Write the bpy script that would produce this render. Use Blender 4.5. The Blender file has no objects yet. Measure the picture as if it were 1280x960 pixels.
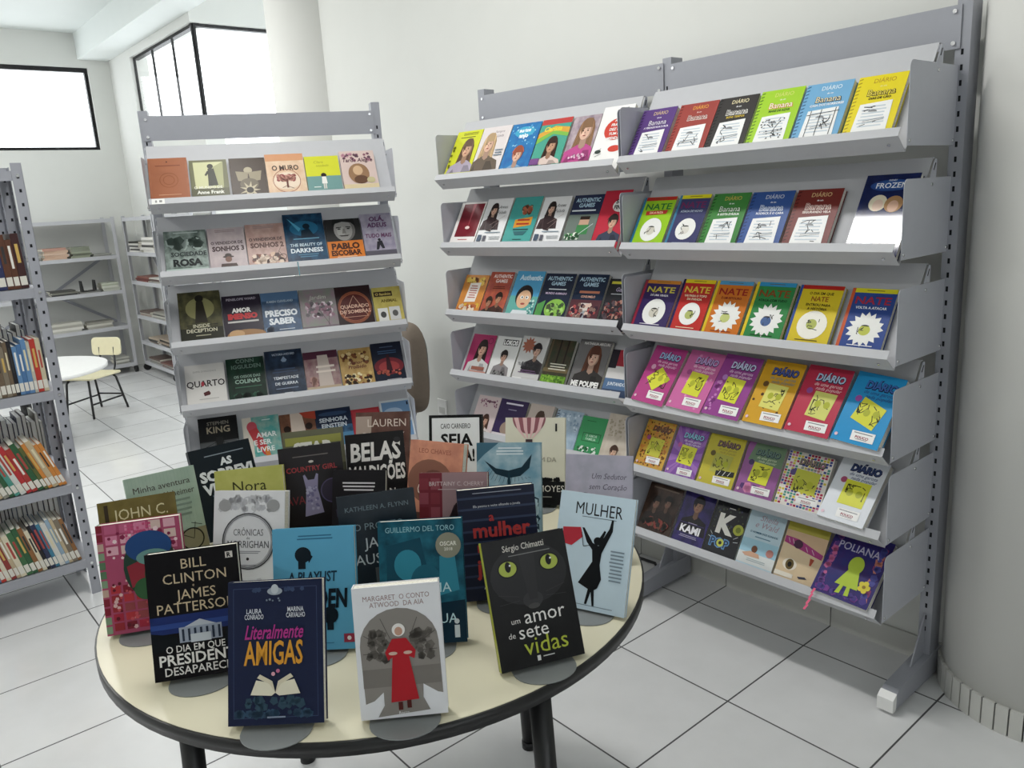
import bpy, math, random
from mathutils import Matrix, Vector
rnd = random.Random(7)
C = bpy.context.scene.collection
sc = bpy.context.scene

# ------------------------------------------------------------------ camera, world, lights, exposure
cam_d = bpy.data.cameras.new('camera'); cam = bpy.data.objects.new('camera', cam_d); C.objects.link(cam)
cam_d.sensor_width = 36.0; cam_d.lens = 999.42 * 36.0 / 1280.0; cam_d.clip_start = 0.05; cam_d.clip_end = 200
CAM_H, PITCH, ROLL = 1.4851, 0.227928, -0.059321
_cp, _sp, _c, _s = math.cos(PITCH), math.sin(PITCH), math.cos(ROLL), math.sin(ROLL)
_f = Vector((0, _cp, -_sp)); _u0 = Vector((0, _sp, _cp)); _r0 = Vector((1, 0, 0))
_r = _r0 * _c + _u0 * _s; _u = _r0 * -_s + _u0 * _c
cam.matrix_world = Matrix(((_r.x, _u.x, -_f.x, 0), (_r.y, _u.y, -_f.y, 0), (_r.z, _u.z, -_f.z, CAM_H), (0, 0, 0, 1)))
sc.camera = cam
sc.view_settings.view_transform = 'Standard'; sc.view_settings.look = 'None'
sc.view_settings.gamma = 1.0; sc.view_settings.use_curve_mapping = False
sc.view_settings.exposure = 0.12
sc.cycles.max_bounces = 6; sc.cycles.diffuse_bounces = 4; sc.cycles.glossy_bounces = 3
sc.cycles.sample_clamp_indirect = 4.0

# the room's own axes: u runs along the long right-hand wall, v into that wall
YAW = -0.87955
DX, DY = 0.767927, 2.801775
AU = Vector((math.cos(YAW), math.sin(YAW), 0)); NV = Vector((-AU.y, AU.x, 0))
def W(u, v, z=0.0): return Vector((DX, DY, 0)) + AU * u + NV * v + Vector((0, 0, z))

wd = bpy.data.worlds.new('daylight'); sc.world = wd; wd.use_nodes = True
_bg = wd.node_tree.nodes['Background']; _bg.inputs[0].default_value = (0.93, 0.97, 1.0, 1); _bg.inputs[1].default_value = 3.3

def area(name, loc, target, sx, sy, power, col=(1, 1, 1), portal=False):
    l = bpy.data.lights.new(name, 'AREA'); l.shape = 'RECTANGLE'; l.size = sx; l.size_y = sy; l.energy = power; l.color = col
    if portal: l.cycles.is_portal = True
    o = bpy.data.objects.new(name, l); C.objects.link(o); o.location = loc
    o.rotation_euler = (Vector(target) - Vector(loc)).to_track_quat('-Z', 'Y').to_euler()
    return o
# daylight enters through the windows (portals only steer the sampling); the tubes over the reading area are on
for nm, p, q, sx, sy in (('far', (-7.26, -1.65, 2.57), (-6, -1.65, 2.57), 3.1, .77), ('side', (-5.85, .08, 2.57), (-5.85, -1, 2.57), 1.5, .77), ('recess', (-4.96, .85, 2.57), (-4, .85, 2.57), 1.5, .77),
                         ('back', (4.48, -3.0, 2.3), (3, -3.0, 2.3), 3.0, .9), ('left', (-5.4, -5.98, 2.17), (-5.4, -5, 2.17), 2.8, 1.15)):  # the 'back' one belongs to an unseen window added for fill light
    area('window_portal_' + nm, W(*p), W(*q), sx, sy, 1, portal=True)
TUBES = [(-.40, -1.42), (-3.4, -1.42), (-.40, -4.2), (-3.4, -4.2), (-6.2, -2.8)]
TUBE_W = 29
for k, (tu, tv) in enumerate(TUBES):
    area('ceiling_light', W(tu, tv, 3.19), W(tu, tv + .0005, 0), 1.25, .17, TUBE_W, (1.0, 0.99, 0.965)).rotation_euler = (0, 0, YAW)

# ------------------------------------------------------------------ materials
def lin(c):
    c = c.lstrip('#')
    if len(c) == 3: c = ''.join(k * 2 for k in c)
    v = [int(c[i:i + 2], 16) / 255 for i in (0, 2, 4)]
    return tuple((x / 12.92 if x <= .04045 else ((x + .055) / 1.055) ** 2.4) for x in v) + (1,)
_mats = {}
def mat(key, rough=0.5, metal=0.0, spec=0.5, var=0.06, scale=25.0, bump=0.0):
    """key 'aabbcc' plain, or 'aabbcc-ddeeff' clouded between two colours"""
    k = (key, rough, metal, spec, var, scale, bump)
    if k in _mats: return _mats[k]
    m = bpy.data.materials.new('m_' + key); m.use_nodes = True
    nt = m.node_tree; b = nt.nodes['Principled BSDF']
    b.inputs['Roughness'].default_value = rough; b.inputs['Metallic'].default_value = metal
    b.inputs['Specular IOR Level'].default_value = spec
    tc = nt.nodes.new('ShaderNodeTexCoord'); nz = nt.nodes.new('ShaderNodeTexNoise')
    nz.inputs['Scale'].default_value = scale; nz.inputs['Detail'].default_value = 3.0
    nt.links.new(tc.outputs['Object'], nz.inputs['Vector'])
    mx = nt.nodes.new('ShaderNodeMix'); mx.data_type = 'RGBA'
    if '-' in key:
        a, c = key.split('-'); mx.inputs[6].default_value = lin(a); mx.inputs[7].default_value = lin(c)
        rp = nt.nodes.new('ShaderNodeMapRange'); rp.inputs[1].default_value = .36; rp.inputs[2].default_value = .64
        nt.links.new(nz.outputs['Fac'], rp.inputs[0]); nt.links.new(rp.outputs[0], mx.inputs[0])
    else:
        l = lin(key); mx.inputs[6].default_value = tuple(x * (1 - var) for x in l[:3]) + (1,)
        mx.inputs[7].default_value = tuple(min(1, x * (1 + var)) for x in l[:3]) + (1,)
        nt.links.new(nz.outputs['Fac'], mx.inputs[0])
    nt.links.new(mx.outputs[2], b.inputs['Base Color'])
    if bump:
        bp = nt.nodes.new('ShaderNodeBump'); bp.inputs['Strength'].default_value = bump; bp.inputs['Distance'].default_value = .002
        nt.links.new(nz.outputs['Fac'], bp.inputs['Height']); nt.links.new(bp.outputs[0], b.inputs['Normal'])
    _mats[k] = m
    return m
GLOSS = [.3, .16]
def dull(c):
    v = [int(c[i:i + 2], 16) for i in (0, 2, 4)]; g = sum(v) / 3; return '%02x%02x%02x' % tuple(int(max(0, min(255, g + (x - g) * .87))) for x in v)
def ink(c): return mat(dull(c), GLOSS[0], 0, GLOSS[1], 0.03, 60)

def floor_material():
    m = bpy.data.materials.new('floor_tiles'); m.use_nodes = True; nt = m.node_tree; b = nt.nodes['Principled BSDF']
    N, L = nt.nodes.new, nt.links.new
    tc = N('ShaderNodeTexCoord'); sx = N('ShaderNodeSeparateXYZ'); L(tc.outputs['Object'], sx.inputs[0])
    def M(op, a, b_=None):
        n = N('ShaderNodeMath'); n.operation = op
        for i, x in enumerate((a, b_)):
            if x is None: continue
            if isinstance(x, (int, float)): n.inputs[i].default_value = x
            else: L(x, n.inputs[i])
        return n.outputs[0]
    def line(o, off):
        t = M('DIVIDE', M('SUBTRACT', o, off), 0.42); f = M('SUBTRACT', t, M('FLOOR', t))
        return M('MULTIPLY', M('MINIMUM', f, M('SUBTRACT', 1.0, f)), 0.42), M('FLOOR', t)
    dx, ix = line(sx.outputs[0], 0.013); dy, iy = line(sx.outputs[1], -0.60)
    g = M('LESS_THAN', M('MINIMUM', dx, dy), 0.0026)
    wn = N('ShaderNodeTexWhiteNoise'); wn.noise_dimensions = '2D'; cb = N('ShaderNodeCombineXYZ'); L(ix, cb.inputs[0]); L(iy, cb.inputs[1]); L(cb.outputs[0], wn.inputs[0])
    nz = N('ShaderNodeTexNoise'); nz.inputs['Scale'].default_value = 9; nz.inputs['Detail'].default_value = 4; L(tc.outputs['Object'], nz.inputs[0])
    v = M('ADD', M('MULTIPLY', wn.outputs[0], 0.035), M('MULTIPLY', nz.outputs['Fac'], 0.05))
    mx = N('ShaderNodeMix'); mx.data_type = 'RGBA'; mx.inputs[6].default_value = lin('d6d7d7'); mx.inputs[7].default_value = lin('efeff0')
    L(M('MULTIPLY', v, 10.0), mx.inputs[0])
    m2 = N('ShaderNodeMix'); m2.data_type = 'RGBA'; L(g, m2.inputs[0]); L(mx.outputs[2], m2.inputs[6]); m2.inputs[7].default_value = lin('4e4e50')
    L(m2.outputs[2], b.inputs['Base Color'])
    L(M('ADD', 0.15, M('MULTIPLY', g, 0.5)), b.inputs['Roughness'])
    bp = N('ShaderNodeBump'); bp.inputs['Strength'].default_value = .5; bp.inputs['Distance'].default_value = .002; bp.invert = True
    L(g, bp.inputs['Height']); L(bp.outputs[0], b.inputs['Normal'])
    return m

M_WALL = mat('dfe0dc', 0.85, 0, 0.2, 0.02, 6, 0.15)
M_WALL2 = mat('dcdcd8', 0.85, 0, 0.2, 0.02, 6, 0.15)
M_CEIL = mat('e9eeec', 0.9, 0, 0.2, 0.02, 5, 0.1)
M_STEEL = mat('bbbdc5', 0.42, 0.0, 0.5, 0.03, 40)
M_STEEL2 = mat('9fa1a9', 0.45, 0.0, 0.5, 0.03, 40)
M_STEELW = mat('babbbf', 0.5, 0.0, 0.5, 0.03, 40)
M_DARK = mat('1b1b1d', 0.5, 0, 0.4)
M_BLACK = mat('141416', 0.38, 0, 0.5)
M_SLOT = mat('222326', 0.8, 0, 0.1)
M_BOLT = mat('d6d6d8', 0.25, 0.9)
M_PAGE = mat('f0ede2-dcd8ca', 0.8, 0, 0.2, 0.05, 300)
M_PAGE_LIT = mat('f7f6f0', 0.5, 0, 0.5, 0.04, 200)  # rear-row pages: brightness of the window light painted in as whiter paper
M_TABLE = mat('dcd6bc', 0.33, 0, 0.5, 0.02, 3)
M_SKIRT = mat('c9c9c4', 0.35, 0, 0.5, 0.03, 10)
M_STAND = mat('878b8b', 0.4, 0.25, 0.5, 0.04, 30)
M_CREAM = mat('ddd6b4', 0.45, 0, 0.5)
M_WHITE = mat('eeeeec', 0.35, 0, 0.5)
M_TAUPE = mat('8d7f71', 0.6, 0, 0.35, 0.08, 60, 0.1)

# ------------------------------------------------------------------ mesh helper
class MB:
    def __init__(self): self.v = []; self.f = []; self.m = []; self.mats = []; self.sm = []
    def mi(self, m):
        if m not in self.mats: self.mats.append(m)
        return self.mats.index(m)
    def add(self, vs, fs, m, smooth=False, T=None):
        n = len(self.v); k = self.mi(m)
        for p in vs:
            p = Vector(p); self.v.append(T @ p if T else p)
        for f in fs: self.f.append([n + i for i in f]); self.m.append(k); self.sm.append(smooth)
        return self
    def box(self, x0, x1, y0, y1, z0, z1, m, T=None):
        vs = [(x, y, z) for z in (z0, z1) for y in (y0, y1) for x in (x0, x1)]
        return self.add(vs, [(0, 2, 3, 1), (4, 5, 7, 6), (0, 1, 5, 4), (2, 6, 7, 3), (0, 4, 6, 2), (1, 3, 7, 5)], m, False, T)
    def prism(self, pts, ax, a, b, m, T=None, smooth=False):
        """pts: 2-D outline; extruded along axis ax ('x': pts=(y,z), 'y': pts=(x,z), 'z': pts=(x,y)) from a to b"""
        def P(p, t):
            return (t, p[0], p[1]) if ax == 'x' else (p[0], t, p[1]) if ax == 'y' else (p[0], p[1], t)
        n = len(pts); vs = [P(p, a) for p in pts] + [P(p, b) for p in pts]
        ar = sum(pts[i][0] * pts[(i + 1) % n][1] - pts[(i + 1) % n][0] * pts[i][1] for i in range(n))
        fl = (ar > 0) != (ax == 'y')
        fs = [tuple(range(n))[::-1] if fl else tuple(range(n)), tuple(range(n, 2 * n)) if fl else tuple(range(n, 2 * n))[::-1]]
        side = [(i, (i + 1) % n, n + (i + 1) % n, n + i) if fl else (i, n + i, n + (i + 1) % n, (i + 1) % n) for i in range(n)]
        self.add(vs, fs, m, False, T); k = len(self.v) - 2 * n
        mi = self.mi(m)
        for f in side: self.f.append([k + i for i in f]); self.m.append(mi); self.sm.append(smooth)
        return self
    def tube(self, pts, r, m, n=10, T=None, cap=True):
        pts = [Vector(p) for p in pts]; N = len(pts); R = r if isinstance(r, (list, tuple)) else [r] * N
        vs = []; ref = Vector((0, 0, 1))
        for i, p in enumerate(pts):
            d = (pts[min(i + 1, N - 1)] - pts[max(i - 1, 0)]).normalized()
            s = d.cross(ref)
            if s.length < .05: s = d.cross(Vector((1, 0, 0)))
            s.normalize(); t = s.cross(d)
            for k in range(n):
                a = 2 * math.pi * k / n; vs.append(p + s * math.cos(a) * R[i] + t * math.sin(a) * R[i])
        fs = [(i * n + k, i * n + (k + 1) % n, (i + 1) * n + (k + 1) % n, (i + 1) * n + k) for i in range(N - 1) for k in range(n)]
        self.add(vs, fs, m, True, T)
        if cap:
            b = len(self.v) - N * n; mi = self.mi(m)
            for q in (tuple(range(n))[::-1], tuple(range((N - 1) * n, N * n))): self.f.append([b + i for i in q]); self.m.append(mi); self.sm.append(False)
        return self
    def build(self, name, parent=None, M=None):
        me = bpy.data.meshes.new(name); me.from_pydata([tuple(p) for p in self.v], [], self.f)
        for m in self.mats: me.materials.append(m)
        me.polygons.foreach_set('material_index', self.m); me.polygons.foreach_set('use_smooth', self.sm); me.update()
        o = bpy.data.objects.new(name, me); C.objects.link(o)
        if parent: o.parent = parent
        if M is not None: o.matrix_local = M
        return o
def empty(name, label, cat, M=None, group=None):
    o = bpy.data.objects.new(name, None); C.objects.link(o); o.empty_display_size = .05
    if M is not None: o.matrix_local = M
    return tag(o, label, cat, group)
def tag(o, label, cat, group=None):
    o['label'] = label; o['category'] = cat
    if group: o['group'] = group
    return o
def struct(o): o['kind'] = 'structure'; return o
def TR(loc, rz=0.0): return Matrix.Translation(Vector(loc)) @ Matrix.Rotation(rz, 4, 'Z')
def arc(cx, cy, rx, ry, a0, a1, n): return [(cx + rx * math.cos(math.radians(a0 + (a1 - a0) * i / n)), cy + ry * math.sin(math.radians(a0 + (a1 - a0) * i / n))) for i in range(n + 1)]
def bevel(o, w=.003, seg=2):
    b = o.modifiers.new('bevel', 'BEVEL'); b.width = w; b.segments = seg; b.limit_method = 'ANGLE'; b.angle_limit = math.radians(40); return o

ROOM = TR((DX, DY, 0), YAW)        # local x = u, y = v
# ------------------------------------------------------------------ room shell
H = 3.27
fl = MB().box(-7.5, 4.66, -6.2, 2.4, -0.08, 0, floor_material()).build('floor', None, ROOM); struct(fl)
ce = MB().box(-7.5, 4.66, -6.2, 2.4, H, H + .1, M_CEIL).build('ceiling', None, ROOM); struct(ce)
struct(MB().box(-2.78, 4.5, 0, 0.15, 0, H, M_WALL).build('wall_right', None, ROOM))
WZ0, WZ1 = 2.19, 2.96
def wall_with_window(name, axis, at, thick, a0, a1, w0, w1, z0=WZ0, z1=WZ1):
    """axis 'u': wall runs along u at v=at; axis 'v': runs along v at u=at (thickness goes away from the room)"""
    b = MB()
    def bx(p0, p1, z0, z1):
        if axis == 'u': b.box(p0, p1, at, at + thick, z0, z1, M_WALL)
        else: b.box(at - thick, at, p0, p1, z0, z1, M_WALL)
    bx(a0, a1, 0, z0); bx(a0, a1, z1, H)
    for q0, q1 in ((a0, w0), (w1, a1)):
        if q1 - q0 > .01: bx(q0, q1, z0, z1)
    return struct(b.build(name, None, ROOM))
wall_with_window('wall_far', 'v', -7.28, .16, -6.16, .1, -3.2, -.10)
wall_with_window('wall_side', 'u', .10, .16, -7.28, -4.98, -6.60, -4.98)
wall_with_window('wall_recess', 'v', -4.98, .16, .26, 2.4, .261, 1.6, 1.98)
wall_with_window('wall_left', 'u', -6.16, .16, -7.28, 4.5, -6.8, -4.0, 1.6, 2.75)
wall_with_window('wall_back', 'v', 4.66, .16, -6.16, .15, -4.5, -1.5, 1.85, 2.75)  # opening holds the window added behind the camera
struct(MB().box(-5.14, -2.78, 2.3, 2.4, 0, H, M_WALL).build('wall_recess_back', None, ROOM))
M_GLASS = bpy.data.materials.new('window_glass'); M_GLASS.use_nodes = True
_nt = M_GLASS.node_tree; _nt.nodes.remove(_nt.nodes['Principled BSDF'])
_gt = _nt.nodes.new('ShaderNodeBsdfTransparent'); _gg = _nt.nodes.new('ShaderNodeBsdfGlossy'); _gg.inputs['Roughness'].default_value = .05
_gm = _nt.nodes.new('ShaderNodeMixShader'); _gm.inputs[0].default_value = .05
_nt.links.new(_gt.outputs[0], _gm.inputs[1]); _nt.links.new(_gg.outputs[0], _gm.inputs[2]); _nt.links.new(_gm.outputs[0], _nt.nodes['Material Output'].inputs[0])
def window(name, axis, at, w0, w1, mull, WZ0=WZ0, WZ1=WZ1):
    b = MB(); g = MB(); t = .03; tm = .009
    thin = name in ('window_2', 'window_3')
    if thin: t = .014
    def bx(m, mt, p0, p1, z0, z1, d=.05):
        if axis == 'u': m.box(p0, p1, at + .03, at + .03 + d, z0, z1, mt)
        else: m.box(at - .03 - d, at - .03, p0, p1, z0, z1, mt)
    bx(b, M_DARK, w0, w1, WZ0, WZ0 + t); bx(b, M_DARK, w0, w1, WZ1 - t - .01, WZ1)
    for p in [w0, w1 - t] + [w0 + (w1 - w0) * k / mull for k in range(1, mull)]: bx(b, M_DARK, p, p + (t if p in (w0, w1 - t) else tm), WZ0 + t, WZ1 - t - .01, .02 if thin or p not in (w0, w1 - t) else .05)
    bx(g, M_GLASS, w0 + .01, w1 - .01, WZ0 + .01, WZ1 - .01, .006)
    r = struct(b.build(name, None, ROOM)); g.build('window_glass', r); return r
window('window_1', 'v', -7.28, -3.2, -.10, 3)
window('window_2', 'u', .10, -6.60, -5.0, 3)
window('window_3', 'v', -4.98, .12, 1.6, 2, 1.98)
window('added_window', 'v', 4.66, -4.5, -1.5, 3, 1.85, 2.75)  # unseen window, added to brighten the end plates and column
window('window_4', 'u', -6.16, -6.8, -4.0, 3, 1.6, 2.75)
struct(MB().box(-7.28, 4.5, -.18, .098, 3.03, H, M_CEIL).build('ceiling_beam', None, ROOM))
for tu, tv in TUBES:
    m = MB(); m.box(tu - .66, tu + .66, tv - .14, tv + .14, 3.20, 3.269, M_WHITE); o = m.build('ceiling_lamp', None, ROOM)
    tag(o, 'white fluorescent ceiling lamp housing over the reading area', 'lamp', 'ceiling lamps')
col = MB(); col.prism(arc(-2.98, .10, .28, .28, 0, 360, 48)[:-1], 'z', 0, H, M_WALL2, None, True); struct(col.build('column_1', None, ROOM))
CC, CR = (1.045, .06), .262
col = MB(); col.prism(arc(CC[0], CC[1], CR, CR, 0, 360, 64)[:-1], 'z', 0, H, M_WALL2, None, True); struct(col.build('column_2', None, ROOM))
sk = MB()
for k in range(40):                                       # narrow tiles round the foot of the column
    a0, a1 = 180 + 7.5 * k + .45, 180 + 7.5 * (k + 1) - .45
    if a0 > 372: break
    sk.prism(arc(CC[0], CC[1], CR + .009, CR + .009, a0, a1, 3) + arc(CC[0], CC[1], CR - .002, CR - .002, a1, a0, 3), 'z', 0, .082, M_SKIRT, None)
sk.prism(arc(CC[0], CC[1], CR + .004, CR + .004, 178, 370, 48) + arc(CC[0], CC[1], CR - .004, CR - .004, 370, 178, 48), 'z', 0, .08, mat('5d5d5c', .8), None)
struct(sk.build('baseboard_column', None, ROOM))
sk = MB()
u = -2.70
while u < .79:
    e = min(.42 * math.ceil((u - .013 + .01) / .42) + .013, .79); sk.box(u + .0018, e - .0018, -.009, 0, 0, .078, M_SKIRT); u = e + 1e-6
sk.box(-2.70, .79, -.005, 0.0, 0, .076, mat('5d5d5c', .8)); struct(sk.build('baseboard_right', None, ROOM))
b = MB(); b.box(-.04, .04, -.008, 0, -.06, .06, M_WHITE); b.box(-.025, .025, -.010, -.008, -.018, .018, mat('c8c8c4', .4))
o = bevel(b.build('wall_outlet', None, TR(W(-1.80, 0, .392), YAW)), .002); tag(o, 'small white power outlet plate on the wall behind the office chair', 'outlet')
# ------------------------------------------------------------------ lettering and cover artwork
_tx = {}
def text_geo(s, bold, sh):
    k = (s, bold, sh)
    if k in _tx: return _tx[k]
    c = bpy.data.curves.new('lettering', 'FONT'); c.body = s; c.size = 1; c.resolution_u = 2; c.offset = bold; c.shear = sh; c.fill_mode = 'FRONT'
    o = bpy.data.objects.new('lettering', c); C.objects.link(o); bpy.context.view_layer.update()
    me = bpy.data.meshes.new_from_object(o); vs = [(v.co.x, v.co.y) for v in me.vertices]; fs = [tuple(p.vertices) for p in me.polygons]
    bpy.data.objects.remove(o); bpy.data.curves.remove(c); bpy.data.meshes.remove(me)
    if not vs: _tx[k] = ([], [], 1, 1); return _tx[k]
    x0 = min(v[0] for v in vs); x1 = max(v[0] for v in vs)
    _tx[k] = ([(v[0] - (x0 + x1) / 2, v[1]) for v in vs], fs, x1 - x0, .72); return _tx[k]
DZ = .00013
def art(mb, els, w, h, vis=1.0):
    """els: drawing steps in cover fractions (x to the right, y down); each step is its own thin layer of ink"""
    L = [0]; H0 = h; h = h * vis                       # vis: the artwork ends above the strip that the shelf lip covers
    def P(x, y): return (x * w, -L[0] * DZ, H0 - y * h)
    def poly(pts, c):
        L[0] += 1; q = [P(*p) for p in pts]
        ar = sum(pts[i][0] * pts[(i + 1) % len(pts)][1] - pts[(i + 1) % len(pts)][0] * pts[i][1] for i in range(len(pts)))
        mb.add(q, [tuple(range(len(q))) if ar < 0 else tuple(range(len(q)))[::-1]], ink(c))
    def ell(cx, cy, rx, ry, c, a0=0, a1=360, n=22): poly(arc(cx, cy, rx, ry * w / h, a0, a1, n)[:(-1 if a1 - a0 == 360 else None)], c)
    def strokes(segs, c, t):
        L[0] += 1
        for (xa, ya, xb, yb) in segs:
            dx, dy = (xb - xa) * w, (yb - ya) * h; l = math.hypot(dx, dy) or 1; nx, ny = -dy / l * t / 2, dx / l * t / 2
            q = [(xa + nx, ya + ny * w / h), (xb + nx, yb + ny * w / h), (xb - nx, yb - ny * w / h), (xa - nx, ya - ny * w / h)]
            mb.add([P(*p) for p in q], [(0, 1, 2, 3)], ink(c))
    for e in els:
        t = e[0]
        if t == 'R': x0, y0, x1, y1, c = e[1:]; poly([(x0, y0), (x1, y0), (x1, y1), (x0, y1)], c)
        elif t == 'E': ell(*e[1:])
        elif t == 'O':                                     # ring: cx cy rx width colour
            cx, cy, rx, wd_, c = e[1:]; L[0] += 1; n = 28; k = w / h
            a = arc(cx, cy, rx, rx * k, 0, 360, n)[:-1]; i = arc(cx, cy, rx - wd_, (rx - wd_) * k, 0, 360, n)[:-1]
            mb.add([P(*p) for p in a + i], [(j, (j + 1) % n, n + (j + 1) % n, n + j) for j in range(n)], ink(c))
        elif t == 'P': poly(e[1], e[2])
        elif t == 'T':
            s, cx, cy, hh, c = e[1:6]; mw = e[6] if len(e) > 6 else .9; bold = e[7] if len(e) > 7 else 0; sh = e[8] if len(e) > 8 else 0
            vs, fs, tw, ch = text_geo(s, bold, sh); L[0] += 1
            k = hh * h / ch; kx = min(k, mw * w / max(tw, .01)) if len(e) < 10 else mw * w / max(tw, .01)
            mb.add([(cx * w + v[0] * kx, -L[0] * DZ, H0 - cy * h + (v[1] - ch / 2) * k) for v in vs], fs, ink(c))
        elif t == 'L':                                     # rows of fine print, too small to read
            x0, y0, x1, y1, n, c = e[1:]; r = random.Random(n * 7 + int(y0 * 100)); th = (y1 - y0) / n * .42; L[0] += 1
            for j in range(n):
                y = y0 + (y1 - y0) * j / n; i = r.uniform(0, .12) * (x1 - x0)
                mb.add([P(x0 + i, y), P(x1 - i, y), P(x1 - i, y + th), P(x0 + i, y + th)], [(3, 2, 1, 0)], ink(c))
        elif t == 'S':                                     # bound edge with wire loops
            c = e[1]; L[0] += 1
            for j in range(15):
                y = .03 + j * .065; mb.add([P(.012, y + .012), P(.085, y - .004), P(.085, y + .018), P(.012, y + .034)], [(3, 2, 1, 0)], ink(c))
        elif t == 'X':                                     # star burst
            cx, cy, ra, rb, n, c = e[1:]; r = random.Random(n)
            poly([(cx + math.cos(math.pi * j / n) * (ra * r.uniform(.9, 1.1) if j % 2 else rb), cy + math.sin(math.pi * j / n) * (ra if j % 2 else rb) * w / h) for j in range(2 * n)], c)
        elif t == 'D':                                     # loose pen doodle
            x0, y0, x1, y1, n, c, sd = e[1:8]; th = e[8] if len(e) > 8 else .016; r = random.Random(sd); sg = []
            x, y = r.uniform(x0, x1), r.uniform(y0, y1)
            for j in range(n):
                if r.random() < .3: x, y = r.uniform(x0, x1), r.uniform(y0, y1)
                a = min(x1, max(x0, x + r.uniform(-.3, .3) * (x1 - x0))); b = min(y1, max(y0, y + r.uniform(-.3, .3) * (y1 - y0)))
                sg.append((x, y, a, b)); x, y = a, b
            strokes(sg, c, th)
        elif t == 'G': strokes(e[1], e[2], e[3] * 4 if e[3] < .004 else e[3] * 2.2)
        elif t == 'B':                                     # scattered flecks
            x0, y0, x1, y1, n, cs, sd, sz = e[1:]; r = random.Random(sd)
            for c in cs:
                L[0] += 1
                for j in range(n):
                    x, y, s = r.uniform(x0 + sz, x1 - sz), r.uniform(y0 + sz * .7, y1 - sz * .7), sz * r.uniform(.5, 1)
                    a = r.uniform(0, 3); mb.add([P(x + s * math.cos(a + q * 1.2566), y + s * math.sin(a + q * 1.2566) * w / h) for q in range(5)], [(4, 3, 2, 1, 0)], ink(c))
        elif t == 'K':                                     # checks
            x0, y0, x1, y1, nx, ny, cs, sd = e[1:]; r = random.Random(sd); cl = {c: [] for c in cs}
            for j in range(ny):
                for i in range(nx): cl[r.choice(cs)].append((x0 + (x1 - x0) * i / nx, y0 + (y1 - y0) * j / ny, x0 + (x1 - x0) * (i + .8) / nx, y0 + (y1 - y0) * (j + .8) / ny))
            L[0] += 1
            for c, q in cl.items():
                for a in q: mb.add([P(a[0], a[1]), P(a[2], a[1]), P(a[2], a[3]), P(a[0], a[3])], [(3, 2, 1, 0)], ink(c))
        elif t == 'Y':                                     # rays from a centre
            cx, cy, n, R_, c = e[1:]; L[0] += 1
            for j in range(n):
                a, b = 2 * math.pi * j / n, 2 * math.pi * (j + .5) / n; q = [(cx, cy)]
                for g in (a, b): q.append((min(.999, max(.001, cx + R_ * math.cos(g))), min(.999, max(.001, cy + R_ * math.sin(g)))))
                mb.add([P(*p) for p in q], [(2, 1, 0)], ink(c))
        elif t == 'F':                                     # photograph of a person, head and shoulders
            cx, cy, s, skin, hair, top = e[1:7]; lng = e[7] if len(e) > 7 else 0; k = w / h; s *= 1.12; r = random.Random(int(cx * 991 + cy * 577))
            def mix(c, f): return '%02x%02x%02x' % tuple(max(0, min(255, int(int(c[i:i + 2], 16) * f))) for i in (0, 2, 4))
            dk, lt = mix(skin, .78), mix(skin, 1.1); hd = mix(hair, 1.35); td = mix(top, .78)
            if lng:
                poly([(cx - .27 * s, cy - .1 * s * k), (cx - .1 * s, cy - .4 * s * k), (cx + .12 * s, cy - .4 * s * k), (cx + .28 * s, cy - .1 * s * k), (cx + .34 * s, cy + .75 * s * k), (cx + .18 * s, cy + .85 * s * k), (cx - .2 * s, cy + .8 * s * k), (cx - .36 * s, cy + .7 * s * k)], hair)
            b0 = min(1.0, cy + 1.15 * s * k); y1 = cy + .62 * s * k
            poly([(max(0, cx - .66 * s), b0), (max(0, cx - .56 * s), y1), (cx - .34 * s, y1 - .1 * s * k), (cx - .14 * s, cy + .42 * s * k), (cx + .14 * s, cy + .42 * s * k), (cx + .34 * s, y1 - .1 * s * k), (min(1, cx + .56 * s), y1), (min(1, cx + .66 * s), b0)], top)
            poly([(cx + .05 * s, b0), (cx + .1 * s, y1), (cx + .3 * s, y1), (min(1, cx + .5 * s), b0)], td); poly([(max(0, cx - .5 * s), b0), (cx - .38 * s, y1 + .1 * s * k), (cx - .3 * s, b0)], td)
            poly([(cx - .11 * s, cy + .5 * s * k), (cx - .1 * s, cy + .15 * s * k), (cx + .1 * s, cy + .15 * s * k), (cx + .11 * s, cy + .5 * s * k), (cx, cy + .58 * s * k)], dk)
            ell(cx, cy - .07 * s * k, .26 * s, .34 * s, hair); ell(cx + .01 * s, cy + .02 * s * k, .2 * s, .28 * s, dk); ell(cx - .02 * s, cy + .02 * s * k, .175 * s, .265 * s, skin); ell(cx - .07 * s, cy + .06 * s * k, .07 * s, .1 * s, lt)
            poly(arc(cx, cy - .07 * s * k, .22 * s, .25 * s * k, 185, 355, 10), hair); poly([(cx - .21 * s, cy - .12 * s * k), (cx - .02 * s, cy - .26 * s * k), (cx - .13 * s, cy + .12 * s * k)], hair)
            strokes([(cx + q * s, cy - .3 * s * k, cx + q * 1.5 * s + r.uniform(-.03, .03) * s, cy + (.5 if lng else -.1) * s * k) for q in (-.19, -.17, .18, .2)], hd, .012)
            if s > .3:
                for q in (-.09, .07): ell(cx + q * s, cy - .0 * s * k, .032 * s, .02 * s, '3a2c28', n=8)
                strokes([(cx + q * s - .04 * s, cy - .055 * s * k, cx + q * s + .04 * s, cy - .06 * s * k) for q in (-.09, .07)], mix(hair, .8), .012 * s)
                ell(cx - .01 * s, cy + .16 * s * k, .055 * s, .02 * s, '9a4f4a', n=8); poly([(cx - .015 * s, cy - .0 * s * k), (cx + .02 * s, cy + .09 * s * k), (cx - .035 * s, cy + .09 * s * k)], dk)
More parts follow.
